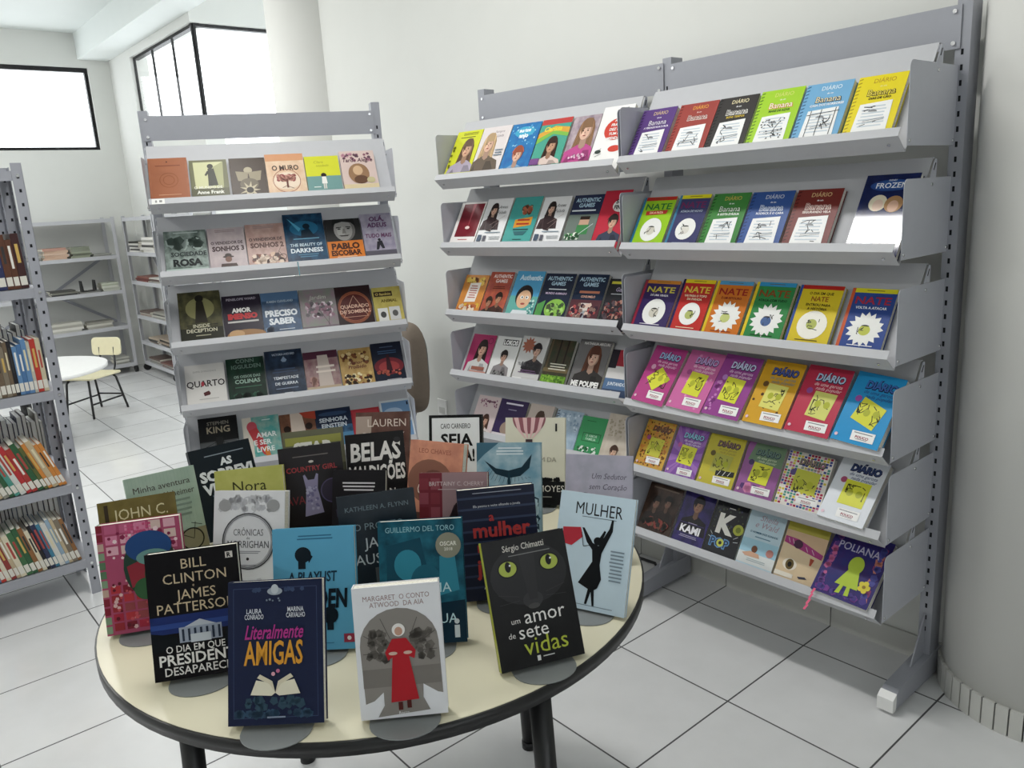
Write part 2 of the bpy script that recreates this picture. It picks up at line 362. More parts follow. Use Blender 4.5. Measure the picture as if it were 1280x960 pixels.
def add_cover(base, els, w, h, t, spine=None, vis=1.0, hard=.0016):
    mb = MB(); bm = mat('-'.join(dull(c) for c in base.split('-')), GLOSS[0], 0, GLOSS[1], .04, 30)
    mb.box(0, w, 0, hard, 0, h, bm); mb.box(0, w, t - hard, t, 0, h, bm); mb.box(0, hard, hard, t - hard, 0, h, mat(spine, .35) if spine else bm)
    art(mb, els, w, h, vis); return mb
BOOKS = {}; GL = {'R26': (.06, .6)}
def book(key, M, w, h, t, label, base, els, group=None, spine=None, vis=1.0, name='book'):
    r = empty(name, label, 'book', M @ Matrix.Translation((w / 2, 0, 0)), group); o = Matrix.Translation((-w / 2, 0, 0))
    GLOSS[:] = GL.get(key, (.3, .16))
    add_cover(base, els, w, h, t, spine, vis).build('cover', r, o)
    MB().box(.0017, w - .002, .0017, t - .0017, .0012, h - .0012, M_PAGE).build('page_block', r, o)
    BOOKS[key] = (r, M, w, h, t); return r

# ------------------------------------------------------------------ display racks
TH = math.radians(31.6); LIPA = math.atan2(.035, .042)
def rack_post(x, ztop, depth=(-.10, -.04), w=.036, slots=True):
    m = MB(); m.box(x - w / 2, x + w / 2, depth[0], depth[1], 0.05, ztop, M_STEEL2)
    if slots:
        z = .16
        while z < ztop - .1:
            m.box(x - .003, x + .003, depth[0] - .0005, depth[0] + .002, z, z + .014, M_SLOT)
            z += .0375
    return m
def rack_foot(x, w=.044):
    m = MB(); m.prism([(-.335, .012), (-.335, .05), (-.30, .068), (-.10, .085), (-.02, .085), (-.02, .012)], 'x', x - w / 2, x + w / 2, M_STEEL2)
    m.prism([(-.19, .07), (-.105, .22), (-.105, .07)], 'x', x - .002, x + .002, M_STEEL2)
    m.prism([(-.339, .01), (-.339, .048), (-.318, .062), (-.318, .01)], 'x', x - w / 2 - .001, x + w / 2 + .001, M_WHITE)
    for y in (-.30, -.05): m.tube([(x, y, 0), (x, y, .014)], .011, M_DARK, 10)
    return m
def top_bar(x0, x1, z0, z1, y=-.102):
    m = MB(); m.prism([(x0, z0), (x1, z0), (x1, z1), (x0, z1)], 'y', y - .002, y, M_STEEL2)
    m.box(x0 + .03, x1 - .03, y, y + .02, z1 - .002, z1, M_STEEL2)
    for x in (x0 + .016, x1 - .016):
        for z in (z0 + .014, z1 - .014): m.tube([(x, y - .006, z), (x, y - .002, z)], .0055, M_BOLT, 10)
    return m
def display_shelf(P, x0, x1, z0, label, group, inner=.008):
    """sloped steel display shelf hung on the posts: tray with lip, and an end plate at each side"""
    r = empty('display_shelf', label, 'shelf', P @ Matrix.Translation(((x0 + x1) / 2, -.355, z0)), group); D_ = Matrix.Translation((-(x0 + x1) / 2, .355, -z0))
    e = .0014; m = MB(); a, b = x0 + inner, x1 - inner
    prof = [(-.355, z0), (-.198, z0 + .255)]
    m.prism([(-.355, z0 - e), (-.198, z0 + .255 - e), (-.186, z0 + .2535), (-.186, z0 + .2549), (-.1985, z0 + .2565), (-.3555, z0 + e), (-.3962, z0 + .0355), (-.383, z0 + .0545), (-.3842, z0 + .0553), (-.398, z0 + .035)], 'x', a, b, M_STEELW)
    for x in (a + .03, b - .03): m.tube([(x, -.3775, z0 + .0168), (x, -.3795, z0 + .0145)], .004, M_BOLT, 8)
    m.build('tray', r, D_)
    for s, x in ((0, x0), (1, x1)):
        pm = MB(); z_ = z0 + .012
        out = [(-.10, z_), (-.366, z_), (-.368, z0 + .185)] + arc(-.352, z0 + .191, .016, .016, 180, 90, 5) + [(-.10, z0 + .207)]
        pm.prism(out, 'x', x - .0012 if s else x, x if s else x + .0012, M_STEEL)
        # hook tab of the sheet above the plate, with its slot, and the rivets
        xx = x - .004 if s else x + .003
        pm.prism([(-.222, z0 + .207), (-.198, z0 + .252), (-.186, z0 + .252), (-.186, z0 + .207)], 'x', xx, xx + .0012, M_STEEL)
        pm.prism([(-.204, z0 + .225), (-.195, z0 + .243), (-.191, z0 + .243), (-.200, z0 + .225)], 'x', xx - .0006, xx + .0018, M_SLOT)
        for y, z in ((-.356, z0 + .024), (-.218, z0 + .19), (-.108, z0 + .024)):
            pm.tube([(x - .003, y, z), (x + .003, y, z)], .0042, M_BOLT, 8)
        pm.build('end_plate', r, D_)
    return r
RR = ROOM
RL = TR(W(-.166, -.09), YAW + math.radians(7.65)) @ Matrix.Translation((0, .09, 0))
RK = TR((-1.389, 3.357, 0), .306) @ Matrix.Translation((0, .09, 0))
rack = empty('display_rack', 'tall grey steel display rack of two bays along the right wall', 'rack', RR)
for x, zt in ((.775, 1.905), (-.165, 1.915)): rack_post(x, zt).build('post', rack)
for x in (.775, -.165): rack_foot(x).build('foot', rack)
top_bar(-.152, .770, 1.788, 1.892).build('top_bar', rack)
IL = RR.inverted() @ RL
rack_post(-.875, 1.925).build('post', rack, IL); rack_foot(-.875).build('foot', rack, IL)
top_bar(-.882, -.012, 1.80, 1.90).build('top_bar', rack, IL)
ZR = [1.541, 1.268, 1.0, .742, .51, .279]; ZL = [1.536, 1.275, 1.007, .757, .51, .279]; ZK = [1.505, 1.235, .962, .708, .455, .215]
ORD = ['top', 'second', 'third', 'fourth', 'fifth', 'bottom']
for k in range(6): display_shelf(RR, -.142, .768, ZR[k], f'sloped grey steel display shelf, {ORD[k]} one of the right bay on the wall rack', 'shelves of the right bay')
for k in range(6): display_shelf(RL, -.880, -.022, ZL[k], f'sloped grey steel display shelf, {ORD[k]} one of the left bay on the wall rack', 'shelves of the left bay')
rk = empty('display_rack', 'free-standing grey steel display rack of one bay before the far window', 'rack', RK)
for x in (-.012, .912): rack_post(x, 1.905 if x < 0 else 1.92).build('post', rk); rack_foot(x).build('foot', rk)
top_bar(-.02, .90, 1.79, 1.885).build('top_bar', rk)
for k in range(6): display_shelf(RK, -.018, .922, ZK[k], f'sloped grey steel display shelf, {ORD[k]} one of the free-standing rack', 'shelves of the free-standing rack')

# ------------------------------------------------------------------ round display table
TX, TY, TZ = -.291, 1.5275, .75
tb = empty('round_table', 'round cream-topped table with black edge and black legs holding standing books', 'table', TR((TX, TY, 0), 0))
MB().prism(arc(0, 0, .531, .531, 0, 360, 96)[:-1], 'z', TZ - .012, TZ, M_TABLE, None, True).build('tabletop', tb)
MB().prism(arc(0, 0, .5345, .5345, 0, 360, 96)[:-1], 'z', TZ - .025, TZ - .0015, M_BLACK, None, True).build('edge_band', tb)
m = MB(); m.tube([(.262, .372, TZ - .045), (-.31, .372, TZ - .045), (-.272, -.36, TZ - .045), (.305, -.36, TZ - .045), (.262, .372, TZ - .045)], .012, M_BLACK, 8); m.build('frame_ring', tb)
for (ax, ay, bx, by) in ((.262, .372, .28, .41), (-.31, .372, -.337, .41), (.305, -.36, .325, -.40), (-.272, -.36, -.285, -.40)):
    m = MB(); m.tube([(ax, ay, TZ - .026), (bx, by, .02)], .0185, M_BLACK, 16); m.tube([(bx, by, .022), (bx, by, 0)], .0205, M_DARK, 16)
    m.build('leg', tb)
# ------------------------------------------------------------------ books on the racks: place on the shelf (from left edge, width, height along the slope)
PL={'R11':(-0.132,0.138,0.213),'R12':(0.02,0.143,0.212),'R13':(0.166,0.133,0.212),'R14':(0.307,0.134,0.214),'R15':(0.448,0.132,0.212),'R16':(0.593,0.126,0.211),'R21':(-0.132,0.135,0.209),'R22':(0.015,0.12,0.211),'R23':(0.146,0.13,0.21),'R24':(0.283,0.136,0.209),'R25':(0.428,0.134,0.209),'R26':(0.616,0.139,0.242),'R31':(-0.132,0.148,0.204),'R32':(0.025,0.125,0.213),'R33':(0.157,0.13,0.213),'R34':(0.298,0.13,0.215),'R35':(0.443,0.13,0.212),'R36':(0.597,0.123,0.21),'R51':(-0.131,0.124,0.201),'R52':(0.005,0.124,0.2),'R53':(0.137,0.134,0.199),'R54':(0.281,0.132,0.199),'R55':(0.422,0.143,0.2),'R61':(-0.123,0.146,0.198),'R62':(0.032,0.125,0.202),'R63':(0.164,0.12,0.203),'R64':(0.29,0.128,0.209),'R65':(0.426,0.135,0.201),'L11':(-0.87,0.14,0.238),'L12':(-0.727,0.149,0.24),'L13':(-0.574,0.141,0.237),'L14':(-0.428,0.138,0.238),'L15':(-0.281,0.118,0.233),'L16':(-0.160,0.125,0.255),'L21':(-0.866,0.137,0.221),'L22':(-0.723,0.134,0.231),'L23':(-0.58,0.139,0.231),'L24':(-0.431,0.128,0.225),'L25':(-0.29,0.13,0.225),'L26':(-0.159,0.112,0.236),'L31':(-0.858,0.131,0.196),'L32':(-0.721,0.124,0.212),'L33':(-0.582,0.14,0.218),'L34':(-0.434,0.141,0.211),'L35':(-0.282,0.136,0.211),'L36':(-0.137,0.112,0.196),'L41':(-0.84,0.13,0.201),'L42':(-0.703,0.129,0.201),'L43':(-0.567,0.133,0.214),'L44':(-0.423,0.118,0.209),'L45':(-0.287,0.143,0.22),'L46':(-0.133,0.108,0.192),'L51':(-0.825,0.126,0.186),'L52':(-0.697,0.149,0.186),'L53':(-0.536,0.121,0.186),'L54':(-0.396,0.126,0.181),'L55':(-0.274,0.118,0.172),'L56':(-0.156,0.118,0.198),'K11':(-0.006,0.14,0.227),'K12':(0.141,0.138,0.211),'K13':(0.288,0.135,0.213),'K14':(0.425,0.148,0.225),'K15':(0.577,0.135,0.208),'K16':(0.719,0.141,0.226),'K21':(0.01,0.155,0.218),'K22':(0.171,0.14,0.219),'K23':(0.315,0.15,0.226),'K24':(0.466,0.159,0.262),'K25':(0.629,0.146,0.226),'K26':(0.779,0.129,0.242),'K31':(0.025,0.16,0.252),'K32':(0.19,0.149,0.22),'K33':(0.341,0.149,0.219),'K34':(0.493,0.147,0.218),'K35':(0.64,0.149,0.217),'K36':(0.795,0.121,0.199),'K41':(0.012,0.152,0.206),'K42':(0.172,0.149,0.215),'K43':(0.326,0.152,0.231),'K44':(0.481,0.142,0.207),'K45':(0.628,0.137,0.202),'K46':(0.768,0.132,0.214),'K51':(0.031,0.153,0.233),'K52':(0.203,0.148,0.211),'K53':(0.354,0.15,0.204),'K54':(0.5,0.153,0.204),'K55':(0.654,0.123,0.185),'K56':(0.781,0.138,0.208)}
TILT = Matrix.Rotation(-TH, 4, 'X')
NTH = ['first', 'second', 'third', 'fourth', 'fifth', 'sixth']
BAY = {'R': ('right bay', RR, ZR), 'L': ('left bay', RL, ZL), 'K': ('free-standing rack', RK, ZK)}
def shelf_book(key, desc, base, els, spine=None):
    bay, P, Z = BAY[key[0]]; row, i = int(key[1]), int(key[2]); z0 = Z[row - 1]
    label = f'{desc}, {NTH[i - 1]} on {ORD[row - 1]} shelf of {bay}'; grp = f'books on the {ORD[row - 1]} shelf of the {bay}'
    x, w, h = PL[key]; d, t = (.021, .0185)
    n = Vector((0, -math.cos(TH), math.sin(TH))); tt = Vector((0, math.sin(TH), math.cos(TH)))
    o = Vector((x, -.355, z0)) + n * d + tt * .004
    M = P @ Matrix.Translation(o) @ TILT
    return book(key, M, w, h, t, label, base, els, grp, spine, 1 - (HID[key[:2]] - .004) / h)
HID = {'R1': .048, 'R2': .039, 'R3': .041, 'R5': .035, 'R6': .037, 'L1': .056, 'L2': .043, 'L3': .032, 'L4': .02, 'L5': .02, 'K1': .05, 'K2': .037, 'K3': .034, 'K4': .028, 'K5': .02}
LIPB = {'R41': (-.101, 37.6, .135, .21, -3.5), 'R42': (.047, 38.9, .136, .212, -2.6), 'R43': (.187, 37.8, .134, .211, -2.4), 'R44': (.335, 37.5, .132, .208, -1.3), 'R45': (.474, 37.0, .134, .209, -2.2), 'R46': (.614, 36.4, .133, .208, -4.5), 'R56': (.582, 43, .134, .2, -2.4), 'R66': (.570, 43, .168, .205, -2.5)}
def lip_book(key, desc, base, els, spine=None):
    """a thicker book stood on the lip itself, leaning back against the sheet"""
    bay, P, Z = BAY[key[0]]; row, i = int(key[1]), int(key[2]); z0 = Z[row - 1]
    label = f'{desc}, {NTH[i - 1]} on {ORD[row - 1]} shelf of {bay}'; grp = f'books on the {ORD[row - 1]} shelf of the {bay}'
    x, lean, w, h, roll = LIPB[key]; t = .026
    M = P @ Matrix.Translation((x, -.394, z0 + .0585)) @ Matrix.Rotation(-math.radians(lean), 4, 'X') @ Matrix.Rotation(math.radians(-roll), 4, 'Y')
    return book(key, M, w, h, t, label, base, els, grp, spine)
def wimpy(tc, bc, sub, sc_, dark='2a2a2a', ob='ffffff', sd=1, edge='2b2233'):
    return [('S', edge), ('T', 'DIÁRIO', .56, .10, .075, tc, .6, .01), ('T', 'de um', .56, .20, .03, ob, .25, .02), ('T', 'Banana', .563, .303, .112, dark, .8, .045), ('T', 'Banana', .56, .30, .11, bc, .79, .0),
            ('T', sub, .56, .405, .04, sc_, .72, .03), ('P', [(.2, .5), (.85, .47), (.88, .97), (.72, .985), (.5, .965), (.3, .985), (.17, .96)], 'f4f4f2'),
            ('L', .24, .54, .8, .93, 7, 'c9d3dd'), ('D', .3, .55, .72, .92, 12, '3a3a3c', sd), ('E', .5, .66, .10, .075, '8d9094', 200, 350, 10), ('G', [(.36, .8, .78, .76), (.36, .83, .78, .79)], '55565a', .0022)]
def nate(head, tc, sub, sub_c, burst, ic, spine, panel=None, sd=1):
    e = [('R', 0, 0, .075, 1, spine), ('R', .075, 0, 1, .075, head), ('L', .3, .03, .75, .055, 1, '6b5a2a')]
    e += [('T', 'NATE', .53, .20, .125, tc, .78, .02, 0, 1)]
    for k, s in enumerate(sub): e.append(('T', s, .53, .325 + .065 * k, .042, sub_c, .74, .03))
    if burst == 'X': e.append(('X', .53, .68, .31, .41, 16, 'f1f1ec'))
    else: e.append(('E', .53, .68, .31, .31, 'f1f1ec'))
    e += [('E', .53, .70, .13, .12, ic), ('D', .38, .58, .68, .8, 9, '3a3a3a', sd), ('E', .53, .645, .10, .05, '33312e', 200, 340, 8), ('L', .2, .945, .85, .975, 1, sub_c)]
    return e
def garota(tc, note, lab=(.56, .86), oc='f4f4f4', sd=1, badge='d8589a', npts=None, noise=None):
    e = list(noise or []); q = npts or [(.3, .36), (.8, .38), (.76, .76), (.26, .74)]
    e += [('T', 'DIÁRIO', .58, .165, .105, '20254a', .66, .09, .1), ('T', 'DIÁRIO', .575, .16, .105, tc, .64, .03, .1), ('T', 'de uma garota', .58, .265, .05, oc, .7, .01, .3), ('T', 'nada popular', .62, .325, .05, oc, .6, .01, .3)]
    e += [('E', .22, .38, .07, .07, badge), ('P', q, note), ('D', min(p[0] for p in q) + .07, .43, max(p[0] for p in q) - .07, .71, 30, '3f3f22', sd, .017), ('E', (q[0][0] + q[1][0]) / 2 - .1, .55, .07, .08, 'b9bd2a'), ('E', (q[0][0] + q[1][0]) / 2 + .1, .55, .07, .08, 'b9bd2a')]
    x, y = lab; e += [('P', [(x - .24, y - .065), (x + .24, y - .075), (x + .25, y + .06), (x - .22, y + .07)], 'f3f1ef'), ('L', x - .2, y - .05, x + .2, y - .02, 1, '8a8a90'), ('T', 'POUCO', x, y + .012, .036, 'a33048', .34, .03), ('L', x - .13, y + .038, x + .13, y + .055, 1, '8a8a90'), ('E', .09, .92, .035, .035, 'e9c4d2')]
    return e
B_ = shelf_book
# right bay
B_('R11', 'purple diary with looped left edge', '5f3f86', wimpy('d8b98a', 'efe7f5', 'A VERDADE NUA E CRUA', 'f0e8f8', '3c2560', sd=2, edge='2f1e4a'))
B_('R12', 'brick red diary with looped left edge', 'a8433d', wimpy('f0a33c', '7d3b36', ' ', 'f2e0d8', 'f0dcd4', 'f2dcd4', 3, '6d2522'))
B_('R13', 'black diary with looped left edge', '3b3736', wimpy('e9dcae', '4a4644', 'BONS TEMPOS', 'e0c03a', 'f1efe8', 'ffffff', 4, '191716'))
B_('R14', 'lime green diary with looped left edge', 'a9dc27', wimpy('d9e36a', 'f7f7e0', 'MARÉ DE AZAR', '3c6a1a', 'd9873a', 'fdfde0', 5, '4d7a14') + [('B', .22, .52, .84, .95, 26, ['3b3b3b'], 4, .022)])
B_('R15', 'light blue diary with looped left edge', '6eaedb', wimpy('d9ecf7', 'f3e3b0', 'CASA DOS HORRORES', 'f4f9fc', '1d2c4d', 'ffffff', 6, '2e618f') + [('G', [(.28, .5, .28, .97), (.5, .49, .5, .96), (.8, .48, .8, .96), (.2, .58, .88, .54)], '23272d', .0035)])
B_('R16', 'bright yellow diary with looped left edge', 'f4de12', wimpy('c9a01a', 'f8e14a', 'DIAS DE CÃO', '2a2412', '3a3110', 'f7ef9a', 7, 'b59a08'))
B_('R21', 'lime green comic with red header', '9ed41f', nate('c02a22', '2b7a35', ['DÁ A PATA'], 'd32f26', 'E', 'd9d4c4', '2a78a0', sd=3) + [('P', [(.2, .3), (.86, .28), (.84, .36), (.22, .38)], 'c9342a'), ('T', 'DÁ A PATA', .53, .33, .045, 'f4d7b0', .58, .03)])
B_('R22', 'indigo comic with yellow header', '3e416f', nate('e8dd18', '7d2a5c', ['ATACA DE NOVO'], 'b9c6dd', 'E', 'e0ddd2', '3a7fa6', sd=4))
B_('R23', 'green diary with white drawing panel', '3f8a3c', wimpy('c9b04a', 'dfeedd', 'A GOTA D’ÁGUA', 'f0f6ee', '235a22', sd=8, edge='1d4a1c'))
B_('R24', 'royal blue diary with white drawing panel', '31559d', wimpy('c0c7d8', '6f8cc4', 'RODRICK É O CARA', 'e6ecf6', 'dfe6f4', sd=9, edge='1d3670'))
B_('R25', 'dark red diary with white drawing panel', '7b2d28', wimpy('d9b07a', 'a5514a', 'SEGURANDO VELA', 'f0ddd4', 'efe3da', sd=10, edge='4a1714'))
B_('R26', 'tall glossy navy storybook lettered FROZEN', '0d1a4a-16245e', [('E', .52, .155, .4, .12, '1f4590'), ('E', .52, .155, .34, .09, '27549f'), ('T', 'DISNEY', .52, .085, .022, 'dfeaf6', .25, .01), ('T', 'FROZEN', .52, .155, .075, 'eef5fb', .66, .012), ('E', .36, .40, .17, .17, 'e8ddc0'), ('E', .66, .42, .17, .17, 'b98a58'), ('E', .37, .43, .10, .12, 'e9c9b4'), ('E', .66, .45, .10, .12, 'dcae92'), ('P', [(.05, .98), (.3, .72), (.52, .98)], '6ea3cf'), ('P', [(.5, .98), (.62, .74), (.95, .98)], '352a55'), ('T', 'ANNA E ELSA', .5, .80, .055, 'eef2f8', .8, .01)])
B_('R31', 'dark violet comic with orange header', '3a2a63', nate('d9862a', 'd9c840', ['DÁ UMA VIRADA'], 'f0ecf6', 'E', 'd8d2c2', 'a52c44', sd=5))
B_('R32', 'red comic with yellow header', 'cc2b25', nate('f0d41c', 'e6c63c', ['VAI PARA O TOPO', 'DA PARADA'], 'f4e4c0', 'E', 'b7c16a', '2b2458', sd=6))
B_('R33', 'orange comic with light blue header', 'd9741d', nate('4a9ccc', 'a5251d', ['É UM ESTOURO'], '8d2018', 'X', 'c9d27a', 'e8c41c', sd=7))
B_('R34', 'green comic with blue header', '2f8d47', nate('2f98cf', '8e4a20', ['ATACA COM TUDO'], '173f22', 'X', '4a68a0', 'e6c81e', sd=8))
B_('R35', 'yellow comic with red header', 'e3c81b', [('R', 0, 0, .06, 1, '2a4fa0'), ('R', .06, 0, 1, .07, 'c4261f'), ('T', 'O DIA EM QUE', .53, .14, .045, '3a2a12', .74, .02), ('T', 'NATE', .53, .235, .085, 'a5591c', .6, .02), ('T', 'ENTROU PARA', .53, .34, .045, '3a2a12', .74, .02), ('T', 'A HISTÓRIA', .53, .41, .045, '3a2a12', .7, .02), ('E', .53, .69, .34, .33, 'f6f3e6'), ('E', .52, .68, .12, .12, 'b9c25c'), ('D', .35, .58, .72, .8, 10, '3a3a3a', 9), ('L', .2, .945, .8, .975, 1, '5a4a1a')])
B_('R36', 'royal blue comic with yellow header', '2a4797', nate('e4dc1e', 'b02a42', ['VOLTA A ATACAR'], 'f4f6fb', 'X', 'c9cf4a', 'd5582a', sd=11))
yn = 'e2e234'
lip_book('R41', 'magenta diary with tilted yellow square note', 'bd3d86', garota('9fc0ea', yn, (.66, .85), 'f0c0dc', 21, 'e7a8c8', [(.5, .36), (.88, .54), (.5, .78), (.16, .58)]))
lip_book('R42', 'pink diary with upright yellow note', 'd564a4', garota('c6a7e0', yn, (.66, .86), 'f4cfe4', 22, 'b04a8a', noise=[('B', .02, .02, .98, .98, 16, ['e48cc0'], 3, .05)]))
lip_book('R43', 'plum purple diary with yellow note', '9a3f93', garota('c9d3f0', yn, (.68, .88), 'e7c4e4', 23, 'b87ac8', noise=[('B', .02, .4, .25, .98, 10, ['7a2c78', 'c77ac0'], 5, .06)]))
lip_book('R44', 'golden yellow diary with pale note', 'dfa51e', garota('4a5ca8', 'e6e06a', (.64, .87), '7d8a86', 24, '6a4a22', noise=[('B', .02, .02, .98, .98, 5, ['5a3a1c'], 6, .05)]))
lip_book('R45', 'crimson diary with pale yellow note', 'c72f4b', garota('b4cdea', 'dcdc6c', (.66, .88), 'f0c0c4', 25, '9a4a9a', [(.36, .37), (.86, .38), (.8, .77), (.32, .74)]))
lip_book('R46', 'bright azure diary with tilted yellow note', '1f97d8', garota('3f6fc0', yn, (.62, .88), '2a5aa0', 26, 'a04aa8', [(.34, .34), (.86, .46), (.74, .77), (.22, .66)]))
B_('R51', 'leopard spotted diary with pale note', 'd9a63a', garota('8a5a2a', 'd3cf3a', (.6, .84), 'c08a3a', 27, 'b0508a', noise=[('B', 0, 0, 1, 1, 120, ['7a4a1e', 'e08a3a'], 8, .045)]))
B_('R52', 'violet diary with radiating rays', 'a06ac0', garota('8fd0ea', yn, (.62, .9), 'e0d0f0', 28, 'c85aa0', noise=[('Y', .5, .6, 18, .9, '8a52b0')]))
B_('R53', 'olive yellow diary with film clapper', 'cdbf35', garota('8a6a5a', 'b9b646', (.66, .88), 'a89a3c', 29, '6a5a2a') + [('P', [(.45, .70), (.95, .66), (.96, .76), (.46, .80)], '2a2a28'), ('G', [(.52, .79, .58, .69), (.66, .78, .72, .68), (.8, .76, .86, .67)], 'f0f0e8', .005)])
B_('R54', 'purple and green diary with note', '9a5a9a', garota('6a8a7a', yn, (.66, .88), 'c8d8b0', 30, '4a3a6a', noise=[('P', [(.2, 0), (1, 0), (1, .4), (.1, .34)], '6d8a6a'), ('B', .05, .75, .95, .98, 5, ['5a3a78', 'd880b0'], 5, .12)]))
B_('R55', 'colourful chequered diary with note', 'ece6dc', garota('8a7a6a', 'c6c83c', (.68, .84), 'b8a888', 31, '5a4a8a', [(.28, .3), (.82, .32), (.8, .72), (.26, .7)], [('K', .01, .01, .99, .99, 14, 20, ['b5284a', '3a4a9a', 'd8c43a', 'e8e2d8', 'c86a9a', '4a9a8a'], 4)]))
lip_book('R56', 'white diary with yellow note', 'dfe3ea', garota('3a4a78', yn, (.6, .87), '5a6a90', 32, 'b04a70', [(.28, .36), (.82, .36), (.82, .74), (.28, .74)]))
B_('R61', 'dark brown novel with figures', '2e211c-4a342a', [('L', .12, .07, .9, .15, 1, '6a5648'), ('F', .34, .42, .42, '8a6450', '1c1412', '241a18'), ('F', .68, .36, .4, '7d5a48', '16100e', '2a1d1a'), ('B', .05, .72, .95, .97, 10, ['6b4c38', '8a3a34', '20201c'], 3, .09)])
B_('R62', 'deep violet novel lettered KAMI', '241f52-3b2f7d', [('F', .52, .24, .62, 'a5785f', '15111c', '1f1a24'), ('R', .12, .62, .9, .64, '3a2f6a'), ('L', .35, .61, .7, .635, 1, 'c4b8e0'), ('T', 'KAMI', .5, .74, .15, 'f2f0f6', .72, .04), ('L', .2, .87, .8, .93, 2, 'a9a2c8')])
B_('R63', 'black book with big white K and bubbles', '24252a', [('B', .02, .02, .98, .6, 14, ['3a4a3a', '5a5a3a', '3a3f5a'], 5, .04), ('T', 'K', .46, .42, .36, 'f1efe6', .55, .06), ('E', .86, .47, .16, .15, 'b6bf3c'), ('E', .86, .47, .08, .08, '7e8a2a'), ('T', 'POP', .42, .8, .17, '5f93c9', .62, .09), ('T', 'POP', .42, .8, .16, '20304a', .56, .01), ('E', .45, .8, .11, .11, 'c7cc4c'), ('E', .45, .8, .05, .05, '24252a'), ('G', [(.05, .62, .14, .68), (.03, .72, .12, .74), (.8, .66, .92, .6), (.82, .72, .96, .7)], 'd8dce0', .003), ('L', .4, .1, .62, .14, 1, 'd8d8d0')])
B_('R64', 'pale blue beach novel', 'bfd9e6', [('R', 0, .55, 1, .8, '9fd0e3'), ('R', 0, .8, 1, 1, 'dfe3e0'), ('T', 'Sheila', .55, .14, .11, 'b79aa8', .7, .0, .3), ('T', 'e Wald', .55, .27, .11, 'b79aa8', .7, .0, .3), ('T', 'O HOMEM DOS SONHOS', .52, .42, .035, '2c6a8a', .8, .02), ('L', .25, .49, .8, .53, 1, '5a8aa0'), ('E', .82, .72, .1, .1, 'c8847a'), ('E', .4, .72, .08, .09, '7a4a30'), ('P', [(.1, .83), (.3, .77), (.55, .79), (.6, .86), (.2, .87)], 'd9a98a'), ('L', .2, .9, .85, .96, 2, 'a8b8bd')])
B_('R65', 'cover with giant close-up eyes and magenta band', 'e2c8a0', [('R', 0, 0, 1, .15, 'b8ad3a'), ('P', [(0, .15), (1, .15), (1, .5), (0, .38)], 'd9b58c'), ('P', [(.02, .27), (.35, .28), (.98, .44), (.97, .53), (.6, .48), (.02, .39)], 'b0327d'), ('E', .36, .37, .11, .1, '4a1c40'), ('G', [(.1, .3, .16, .38), (.2, .3, .26, .38), (.55, .38, .62, .46), (.7, .4, .78, .48)], 'ead0dc', .005), ('E', .3, .76, .17, .13, 'f0e6d4'), ('E', .3, .76, .1, .12, '6d5a2e'), ('E', .3, .76, .05, .06, '1d1a14'), ('P', [(.72, .55), (.82, .56), (.78, .68), (.74, .68)], 'b5452c'), ('P', [(.55, .93), (.72, .9), (.78, .93), (.6, .96)], '47485a'), ('R', 0, .92, .45, 1, 'f1e9d8')])
lip_book('R66', 'violet storybook with lime silhouette and flowers', '2d2f78-3d2a70', [('B', .02, .02, .2, .98, 12, ['8d4a9a', '5a3a86', 'c05a90'], 3, .07), ('B', .8, .02, .98, .98, 12, ['8a3a6a', 'c97a6a', '4a4a9a'], 4, .07), ('B', .02, .85, .98, .98, 12, ['7a3a90', '4a3a8a'], 6, .07), ('L', .4, .07, .75, .12, 1, 'a8a0c8'), ('T', 'POLIANA', .5, .235, .115, 'b9b4d0', .72, .01), ('E', .56, .47, .13, .16, 'b6cf3a'), ('P', [(.5, .5), (.64, .5), (.74, .8), (.34, .8)], 'b6cf3a'), ('P', [(.44, .8), (.5, .8), (.48, .92), (.4, .93)], 'b6cf3a'), ('P', [(.56, .8), (.62, .8), (.64, .92), (.56, .93)], 'b6cf3a')] + [('E', .82 + .06 * math.cos(a * 1.2566), .72 + .055 * math.sin(a * 1.2566), .045, .045, 'e0cf3a') for a in range(5)] + [('E', .82, .72, .03, .03, '9a7a2a')])
# left bay
B_('L11', 'lime yellow cover with a young woman', 'd8dc28', [('L', .2, .05, .9, .12, 2, '5a5a1a'), ('L', .1, .15, .85, .19, 1, '4a4a1a'), ('F', .6, .45, .75, 'd8a888', '6a5040', 'b0a4b8', 1), ('B', .0, .3, .15, .98, 9, ['6a6a18'], 4, .05)])
B_('L12', 'pale cover of a blonde woman in headscarf', 'dcd3d2', [('T', 'Sempre', .62, .12, .06, '8a7a82', .55, 0, .3), ('T', 'Linda', .68, .22, .06, '8a7a82', .4, 0, .3), ('F', .38, .40, .72, 'dcb096', 'b89a72', '6a5a4c', 1), ('L', .66, .55, .95, .72, 3, '7a8a9a')])
B_('L13', 'blue cover with cloud lettering and redhead', '2d7fbe-2a68b0', [('E', .5, .2, .34, .16, '3fa9cf'), ('T', 'surtos', .5, .16, .085, 'f4f6fa', .6, .04), ('T', 'anjo', .5, .28, .10, 'f4f6fa', .5, .04), ('B', .02, .02, .98, .55, 12, ['9fd3ea', '5aa9da'], 5, .035), ('F', .5, .72, .62, 'e2b49a', 'a05038', '7aa8d0')])
